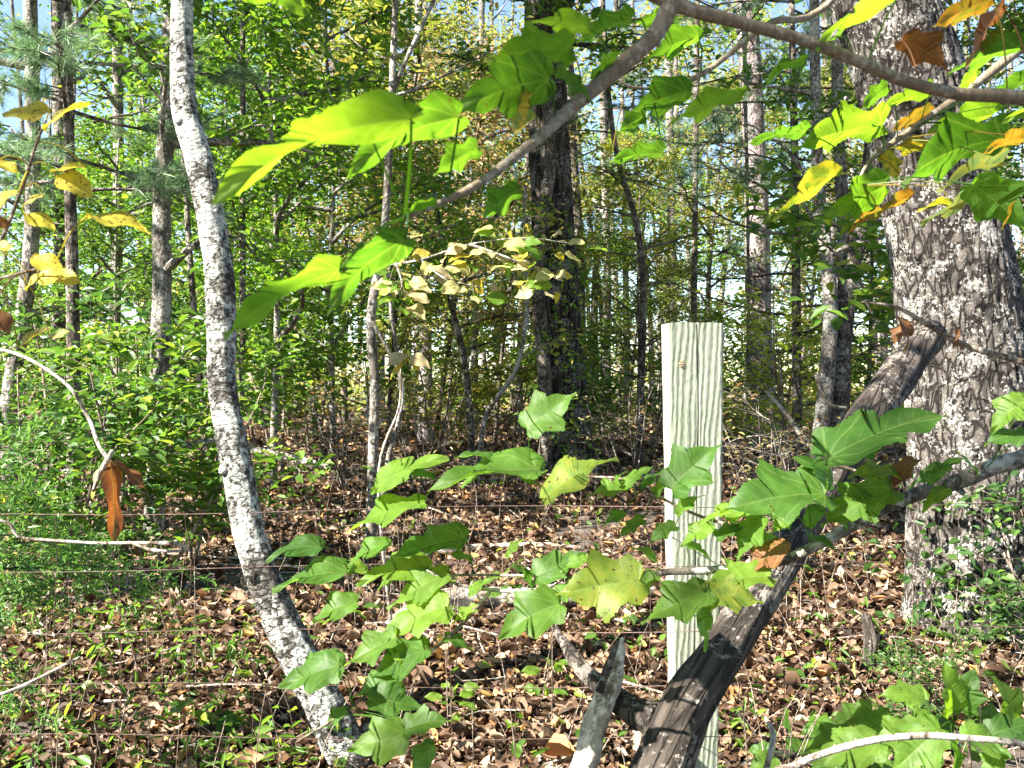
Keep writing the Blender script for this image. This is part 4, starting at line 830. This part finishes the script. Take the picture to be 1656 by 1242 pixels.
# --- spotted yellow leaves, left edge
b0 = V3(-.95, 1.3, .02); t = thing('yellow_branch', 'twigs with spotted yellow leaves at the left edge', 'branch', b0)
s, C = limb(t, b0, [b0, V3(-.9, 1.25, .8), (-120, 560, 1.1), (-20, 430, 1.08), (30, 320, 1.06), (60, 230, 1.04), (75, 195, 1.03)], [.006, .0045, .003, .0022, .0018, .0015, .001], M['twig'], 'stem')
s_, Cb = limb(t, b0, [(-40, 460, 1.09), (40, 440, 1.07), (90, 425, 1.06)], [.002, .0014, .001], M['twig'], 'stem')
for a in [(82, 182, 6, 186, 1.05, 46, SY), (70, 210, 152, 168, 1.03, 56, SY), (140, 272, 82, 278, 1.05, 66, SY), (92, 285, 148, 318, 1.05, 44, SY), (30, 310, -20, 345, 1.0, 46, SY), (-10, 262, 28, 280, 1.02, 60, SY), (40, 345, 88, 372, 1.06, 60, SY), (70, 316, 40, 330, 1.06, 50, SY), (140, 350, 240, 378, 1.05, 70, SY),
          (50, 418, 100, 434, 1.05, 45, SY), (62, 452, 128, 456, 1.07, 50, SY), (42, 470, 80, 440, 1.08, 60, SY), (82, 548, 112, 536, 1.1, 50, WL), (30, 562, 80, 532, 1.1, 66, SY), (-20, 410, 20, 400, 1.02, 60, SY), (-15, 500, 14, 540, 1.0, 50, DB), (-5, 350, 12, 372, 1., 40, DB)]:
    dist, q = nearest([C, Cb], W(a[0], a[1], a[4])); big_leaf(t, b0, *a[:6], a[6], shape=OVAL, stalk=q if dist < .16 else None, wid=1.25, under=False)
# --- pale dogwood spray in the middle
b0 = W(600, 470, 5.2); b0[2] = 2.0
t = thing('dogwood_branch', 'spray of pale cream and pinkish leaves hanging before the dark middle oak', 'branch', b0)
sp = []
for pts in ([(622, 430, 5.7), (680, 420, 5.), (760, 395, 4.7), (850, 385, 4.6), (930, 395, 4.6)], [(680, 420, 5.), (720, 450, 4.8), (780, 465, 4.7)], [(760, 395, 4.7), (830, 420, 4.6), (910, 455, 4.6)], [(640, 425, 5.4), (650, 460, 5.), (640, 480, 4.9)]):
    s, C = limb(t, b0, pts, [.008, .005, .003, .002], M['grey_bark'], 'stem', seg=6, n=24); sp.append(C)
allc = np.concatenate(sp)
for k in range(98):
    q = allc[R.integers(8, len(allc))]; a = R.uniform(0, 6.28); A = q + np.array([math.cos(a) * .05, math.sin(a) * .04, R.normal(0, .06)]); L = R.uniform(.07, .125)
    T = A + np.array([math.cos(a), math.sin(a) * .7, R.uniform(-.55, .05)]) * L
    pa = (828 + A[0] / A[1] * K, 621 - (A[2] - CAMZ) / A[1] * K); pt = (828 + T[0] / T[1] * K, 621 - (T[2] - CAMZ) / T[1] * K)
    big_leaf(t, b0, *pa, *pt, A[1], R.uniform(20, 72), [WL, WL, WL, SY, ML][R.integers(0, 5)], shape=OVAL, dd=T[1] - A[1], stalk=q, under=False, wid=1.15)
# sapling with four tan leaves
b0 = G(640, 3.9); t = thing('sapling', 'thin reddish sapling topped by four peach-coloured leaves', 'sapling', b0)
mb = MB(); C = tube(mb, [b0 - [0, 0, .03], W(612, 780, 3.9), W(645, 660, 3.9), W(648, 600, 3.9), W(655, 582, 3.9)], [.007, .006, .004, .003, .002], 6, 30); link('stem', mb.mesh('stem', M['pale_wood'], base=b0), t)
for a in [(660, 576, 622, 594, 3.85, 50, WL), (662, 576, 694, 596, 3.85, 45, WL), (660, 580, 632, 612, 3.85, 60, MT), (664, 578, 676, 600, 3.85, 50, SY)]: big_leaf(t, b0, *a[:6], a[6], shape=OVAL, wid=1.2, under=False)

# ------------------------------------------------------------------ post, log, snags, fence
def post():
    b = W(1126, 1480, 2.39); b[2] = ground_z(b[0], b[1]); t = thing('fence_post', 'upright weathered timber post with pale greenish grain and a long crack', 'post', b)
    bot, top = W(1127, 1500, 2.4), W(1125, 522, 2.02)
    mb = MB(); n = 60; w0, w1, dp = .092, .113, .085; rings = []
    prof = [(-.5, 0), (-.495, -.04), (-.47, -.06), (-.25, -.065), (-.03, -.06), (-.012, -.055), (0, .05), (.012, -.055), (.03, -.06), (.25, -.06), (.47, -.06), (.495, -.04), (.5, 0), (.5, 1), (.47, 1.03), (0, 1.03), (-.47, 1.03), (-.5, 1)]
    for i in range(n):
        f = i / (n - 1); c = bot + (top - bot) * f; w = w0 + (w1 - w0) * f
        for j, (x, y) in enumerate(prof):
            e = .0016 * noise.noise(Vector((j * 1.7, f * 14, 3))); cr = 1 if not (4 < j < 8) else 1
            xx = x * w + e + (.004 * math.sin(f * 9) if 3 < j < 9 else 0)
            yy = y * dp + .0012 * noise.noise(Vector((j * 2.3, f * 11, 9)))
            if j == 6: yy = (-.05 + (.12 if f > .45 else .05) * (0.5 + .5 * abs(math.sin(f * 13)))) * dp
            zz = c[2] + (.006 * noise.noise(Vector((x * 3, y * 2, 5))) - x * .004 if i == n - 1 else 0)
            rings.append((c[0] + xx, c[1] + yy, zz))
    k = len(prof); idx = np.arange(n * k).reshape(n, k); nx = np.roll(idx, -1, 1)
    q = np.stack([idx[:-1], nx[:-1], nx[1:], idx[1:]], -1).reshape(-1, 4)
    rings.append(tuple(top + [0, dp * .5, 0])); tr = [[idx[-1, j], nx[-1, j], n * k] for j in range(k)]
    mb.add(rings, q, tr)
    me = mb.mesh('body', M['post'], base=b, smooth=False); link('body', me, t)
    for px, py, r in ((1103, 585, .008), (1138, 657, .011), (1118, 745, .006)):
        d = 2.02 + (py - 522) / (1420 - 522) * .35 - .0062; c = W(px, py, d - .004); mk = MB(); m = 16
        V = [c + [math.cos(a) * r, .0022, math.sin(a) * r * 1.4] for a in np.linspace(0, 6.283, m, endpoint=False)] + [c + [0, -.0008, 0]]
        mk.add(V, tris=[[i, (i + 1) % m, m] for i in range(m)]); link('knot', mk.mesh('knot', M['knot'], base=b), t)
    return t, b
post_thing = post()
b0 = W(1040, 1330, 1.86); b0[2] = ground_z(b0[0], b0[1])
t = thing('dead_log', 'dark dead log leaning from the bottom past the post towards the huge oak', 'log', b0)
P = np.array([W(*a) for a in ((800, 1830, 1.66), (900, 1640, 1.7), (1020, 1370, 1.82), (1072, 1240, 1.88), (1110, 1140, 1.95), (1170, 1050, 2.05), (1245, 935, 2.2), (1318, 815, 2.4), (1395, 690, 2.65), (1450, 610, 2.85), (1506, 540, 3.05))])
mb = MB(); tube(mb, P, np.array([.06, .06, .058, .057, .052, .047, .045, .047, .051, .054, .05]), 40, 200, .1, 6, ridge=.06, rk=(3., .35))
link_axis('trunk', mb, M['log_bark'], b0, P, t)
mb = MB(); tube(mb, [W(*a) for a in ((1062, 1165, 1.95), (1015, 1145, 2.0), (975, 1112, 2.05), (940, 1080, 2.1), (920, 1052, 2.14), (898, 1016, 2.2))], [.034, .027, .02, .018, .014, .007], 14, 40, .14, 14)
link('branch_stub', mb.mesh('branch_stub', M['log_bark'], base=b0), t, label='dark curved broken limb')
b0 = G(925, 2.3); t_ = [W(*a) for a in ((870, 1660, 2.0), (918, 1330, 2.0), (945, 1242, 2.0), (960, 1180, 2.0), (985, 1110, 2.0), (1000, 1060, 2.0), (1007, 1030, 2.0))]
t = thing('dead_branch', 'bleached split stick standing out of the litter left of the dead log', 'stick', t_[0])
mb = MB(); tube(mb, t_, [.03, .028, .027, .025, .024, .014, .002], 16, 50, .22, 20); link_axis('wood', mb, M['pale_wood'], t_[0], np.array(t_), t)
mb = MB(); tube(mb, [W(*a) for a in ((972, 1120, 1.985), (985, 1075, 1.99), (1000, 1035, 1.995))], [.012, .01, .002], 8, 16, .2, 30); link('splinter', mb.mesh('splinter', M['log_bark'], base=t_[0]), t, label='dark loose splinter')
# fallen wood
def fallen(pts, r, mat, label, cat='fallen stick', name='fallen_branch', seg=10, rough=.15):
    P = np.array([W(*a) for a in pts]); mb = MB()
    gap = (P[:, 2] - ground_z(P[:, 0], P[:, 1])).min()
    if abs(gap) < .3: P[:, 2] -= gap - r[0] * .6
    tube(mb, P, r, seg, len(P) * 10, rough, 8)
    o = link_axis(name, mb, mat, P[0], P, label=label, category=cat); o.location = P[0]
fallen([(640, 985, 4.2), (700, 950, 4.5), (800, 940, 4.7), (900, 942, 4.7), (1010, 935, 4.75), (1060, 930, 4.8)], [.05, .06, .05, .045, .035, .02], M['pale_wood'], 'sunlit fallen log lying in the litter left of the post', 'fallen log', 'fallen_log', 16)
fallen([(400, 728, 7.6), (440, 734, 7.5), (490, 745, 7.3), (530, 756, 7.1)], [.035, .034, .03, .02], M['pale_wood'], 'pale fallen stick propped right of the lichened trunk')
fallen([(120, 735, 5.), (180, 738, 5.), (250, 735, 5.), (310, 718, 5.2), (345, 712, 5.3)], [.02, .022, .022, .018, .014], M['grey_bark'], 'grey fallen limb crossing left behind the lichened trunk')
fallen([(1238, 632, 6.8), (1270, 668, 6.7), (1300, 710, 6.6), (1330, 735, 6.5)], [.008, .018, .02, .022], M['pale_wood'], 'pale dead stick slanting down before the stem pair')
fallen([(1320, 605, 7.), (1332, 640, 7.), (1345, 655, 7.), (1370, 660, 7.)], [.02, .014, .012, .008], M['pale_wood'], 'forked pale dead twig hanging on the stem pair')
fallen([(1360, 925, 4.2), (1410, 935, 4.1), (1475, 945, 4.)], [.03, .032, .03], M['log_bark'], 'short dark fallen limb against the foot of the huge oak')
fallen([(1400, 1010, 3.8), (1408, 960, 3.9), (1400, 920, 4.05)], [.024, .026, .02], M['log_bark'], 'stubby brown limb end left of the huge oak foot')
fallen([(560, 840, 5.6), (680, 826, 5.7), (780, 815, 5.8), (890, 812, 5.8), (940, 816, 5.8)], [.016, .022, .02, .016, .01], M['pale_wood'], 'long pale fallen pole behind the leafy branch')
fallen([(840, 1110, 3.1), (900, 1118, 3.05), (960, 1128, 3.), (1010, 1140, 2.95)], [.012, .016, .014, .01], M['pale_wood'], 'sunny white stick lying behind the bleached split stick')
fallen([(830, 1165, 2.9), (880, 1140, 2.95), (940, 1120, 3.05)], [.008, .01, .008], M['pale_wood'], 'thin pale stick lying across the sunny white stick')
fallen([(1160, 1010, 3.8), (1260, 1130, 3.), (1330, 1150, 2.9)], [.014, .018, .012], M['log_bark'], 'dark stick in the litter right of the post')
fallen([(1170, 1140, 3.0), (1260, 1112, 3.1), (1340, 1100, 3.2)], [.02, .022, .016], M['log_bark'], 'thick dark stick lying right behind the dead log')
fallen([(80, 1140, 2.7), (180, 1160, 2.6), (320, 1150, 2.7), (420, 1140, 2.8)], [.012, .016, .016, .008], M['log_bark'], 'dark rotten stick in the litter at lower left')
fallen([(1240, 1242, 2.0), (1250, 1190, 2.1), (1238, 1160, 2.2)], [.006, .006, .004], M['pale_wood'], 'thin forked dead stem poking up right of the dead log')
fallen([(-20, 1130, 2.), (40, 1108, 2.), (130, 1062, 2.05)], [.003, .004, .002], M['pale_wood'], 'straw-coloured stem slanting up at the left edge')
# left: pale forked twig and a hanging dead leaf
b0 = V3(-2.1, 2.1, .12); t = thing('dead_twig', 'whitish forked twig stretching in from the left before the cedar', 'twig', b0)
limb(t, b0, [b0, V3(-1.7, 1.98, .7), (-60, 866, 1.9), (40, 871, 1.9), (150, 878, 1.9), (230, 878, 1.9), (285, 880, 1.9), (308, 890, 1.9)], [.006, .005, .0035, .0032, .003, .0034, .0045, .0015], M['pale_wood'], 'stem', seg=8)
limb(t, b0, [(208, 876, 1.9), (250, 890, 1.89), (308, 891, 1.89)], [.002, .0036, .001], M['pale_wood'], 'stem', seg=8)
b0 = W(-60, 560, 2.7); t = thing('dead_spray', 'hanging reddish brown curled leaf with its dry stalk above the whitish twig', 'dead leaf', b0)
limb(t, b0, [b0, (20, 570, 2.3), (100, 615, 1.85), (140, 670, 1.83), (160, 720, 1.81), (175, 742, 1.8)], [.005, .004, .003, .0035, .004, .004], M['pale_wood'], 'stem', seg=8)
limb(t, b0, [(182, 728, 1.8), (165, 760, 1.8), (150, 795, 1.8)], [.004, .006, .003], M['pale_wood'], 'stem', seg=8)
big_leaf(t, b0, 178, 745, 184, 872, 1.8, 77, DB, shape=OVAL, wid=.62, under=False, curl=.1); big_leaf(t, b0, 185, 745, 235, 790, 1.82, 80, DB, shape=OVAL, under=False, wid=.6); big_leaf(t, b0, 178, 742, 150, 805, 1.82, 66, WL, shape=OVAL, under=False)
# wire fence
for py in (818, 913, 1020, 1109, 1194):     # the staples that hold the wires
    d = 2.02 + (py - 522) / (1500 - 522) * .38 - .0075; mb = MB()
    tube(mb, [W(1120, py - 6, d + .004), W(1120, py - 5, d - .004), W(1121, py + 5, d - .004), W(1121, py + 6, d + .004)], [.0013], 6, 14)
    link('staple', mb.mesh('staple', M['wire'], base=post_thing[1]), post_thing[0])
b0 = G(1125, 2.2); t = thing('wire_fence', 'rusty woven wire fence stapled to the timber post', 'fence', b0)
for k, (yl, yr) in enumerate(((832, 812), (923, 906), (1024, 1016), (1108, 1110), (1190, 1198), (1270, 1280))):
    mb = MB(); tube(mb, [W(x, yl + (yr - yl) * (x + 100) / 1850 + 4 * math.sin(x * .006 + k) + (5 if 1000 < x < 1250 else 0) * 0, 2.2 - .14 * math.exp(-((x - 1125) / 160)**2) + (py_off := (yl - 832) * .00025)) for x in np.linspace(-120, 1780, 40)], [.0009], 6, 120, cap=False)
    link('strand', mb.mesh('strand', M['wire'], base=b0), t)
for x in np.arange(-20, 1700, 107):
    if abs(x - 1125) < 60: continue
    dd = 2.2 - .14 * math.exp(-((x - 1125) / 160)**2); mb = MB(); tube(mb, [W(x + R.normal(0, 3), y, dd + (y - 832) * .00025) for y in (826, 920, 1020, 1110, 1195, 1290)], [.0007], 6, 20, cap=False)
    link('stay', mb.mesh('stay', M['wire'], base=b0), t)

# ------------------------------------------------------------------ light, sky, camera
sun = bpy.data.lights.new('sun', 'SUN'); sun.energy = 5.0; sun.angle = math.radians(.53); sun.color = (1, .95, .86)
so = bpy.data.objects.new('sun', sun); col.objects.link(so); so.rotation_euler = Vector(-S).to_track_quat('-Z', 'Y').to_euler(); so.location = S * 30
w = bpy.data.worlds.new('World'); sc.world = w; w.use_nodes = True; nt = w.node_tree; nt.nodes.clear()
sky = nt.nodes.new('ShaderNodeTexSky'); sky.sky_type = 'NISHITA'; sky.sun_disc = False
sky.sun_elevation = math.asin(S[2]); sky.sun_rotation = math.atan2(S[0], S[1]); sky.air_density = .9; sky.dust_density = 0.; sky.ozone_density = .9
bg = nt.nodes.new('ShaderNodeBackground'); bg.inputs[1].default_value = .06; out = nt.nodes.new('ShaderNodeOutputWorld')
nt.links.new(sky.outputs[0], bg.inputs[0]); nt.links.new(bg.outputs[0], out.inputs[0])
cam = bpy.data.cameras.new('camera'); cam.sensor_width = 36; cam.lens = K / 1656 * 36; cam.clip_end = 1000; cam.clip_start = .05
cam.dof.use_dof = True; cam.dof.focus_distance = 4.; cam.dof.aperture_fstop = 18
co = bpy.data.objects.new('camera', cam); col.objects.link(co); co.location = (0, 0, CAMZ); co.rotation_euler = (math.pi / 2, 0, 0); sc.camera = co
sc.view_settings.view_transform = 'Standard'; sc.view_settings.look = 'None'; sc.view_settings.exposure = 2.55; sc.view_settings.gamma = 1
sc.cycles.max_bounces = 6; sc.cycles.diffuse_bounces = 2; sc.cycles.glossy_bounces = 2; sc.cycles.transmission_bounces = 3; sc.cycles.sample_clamp_indirect = 6
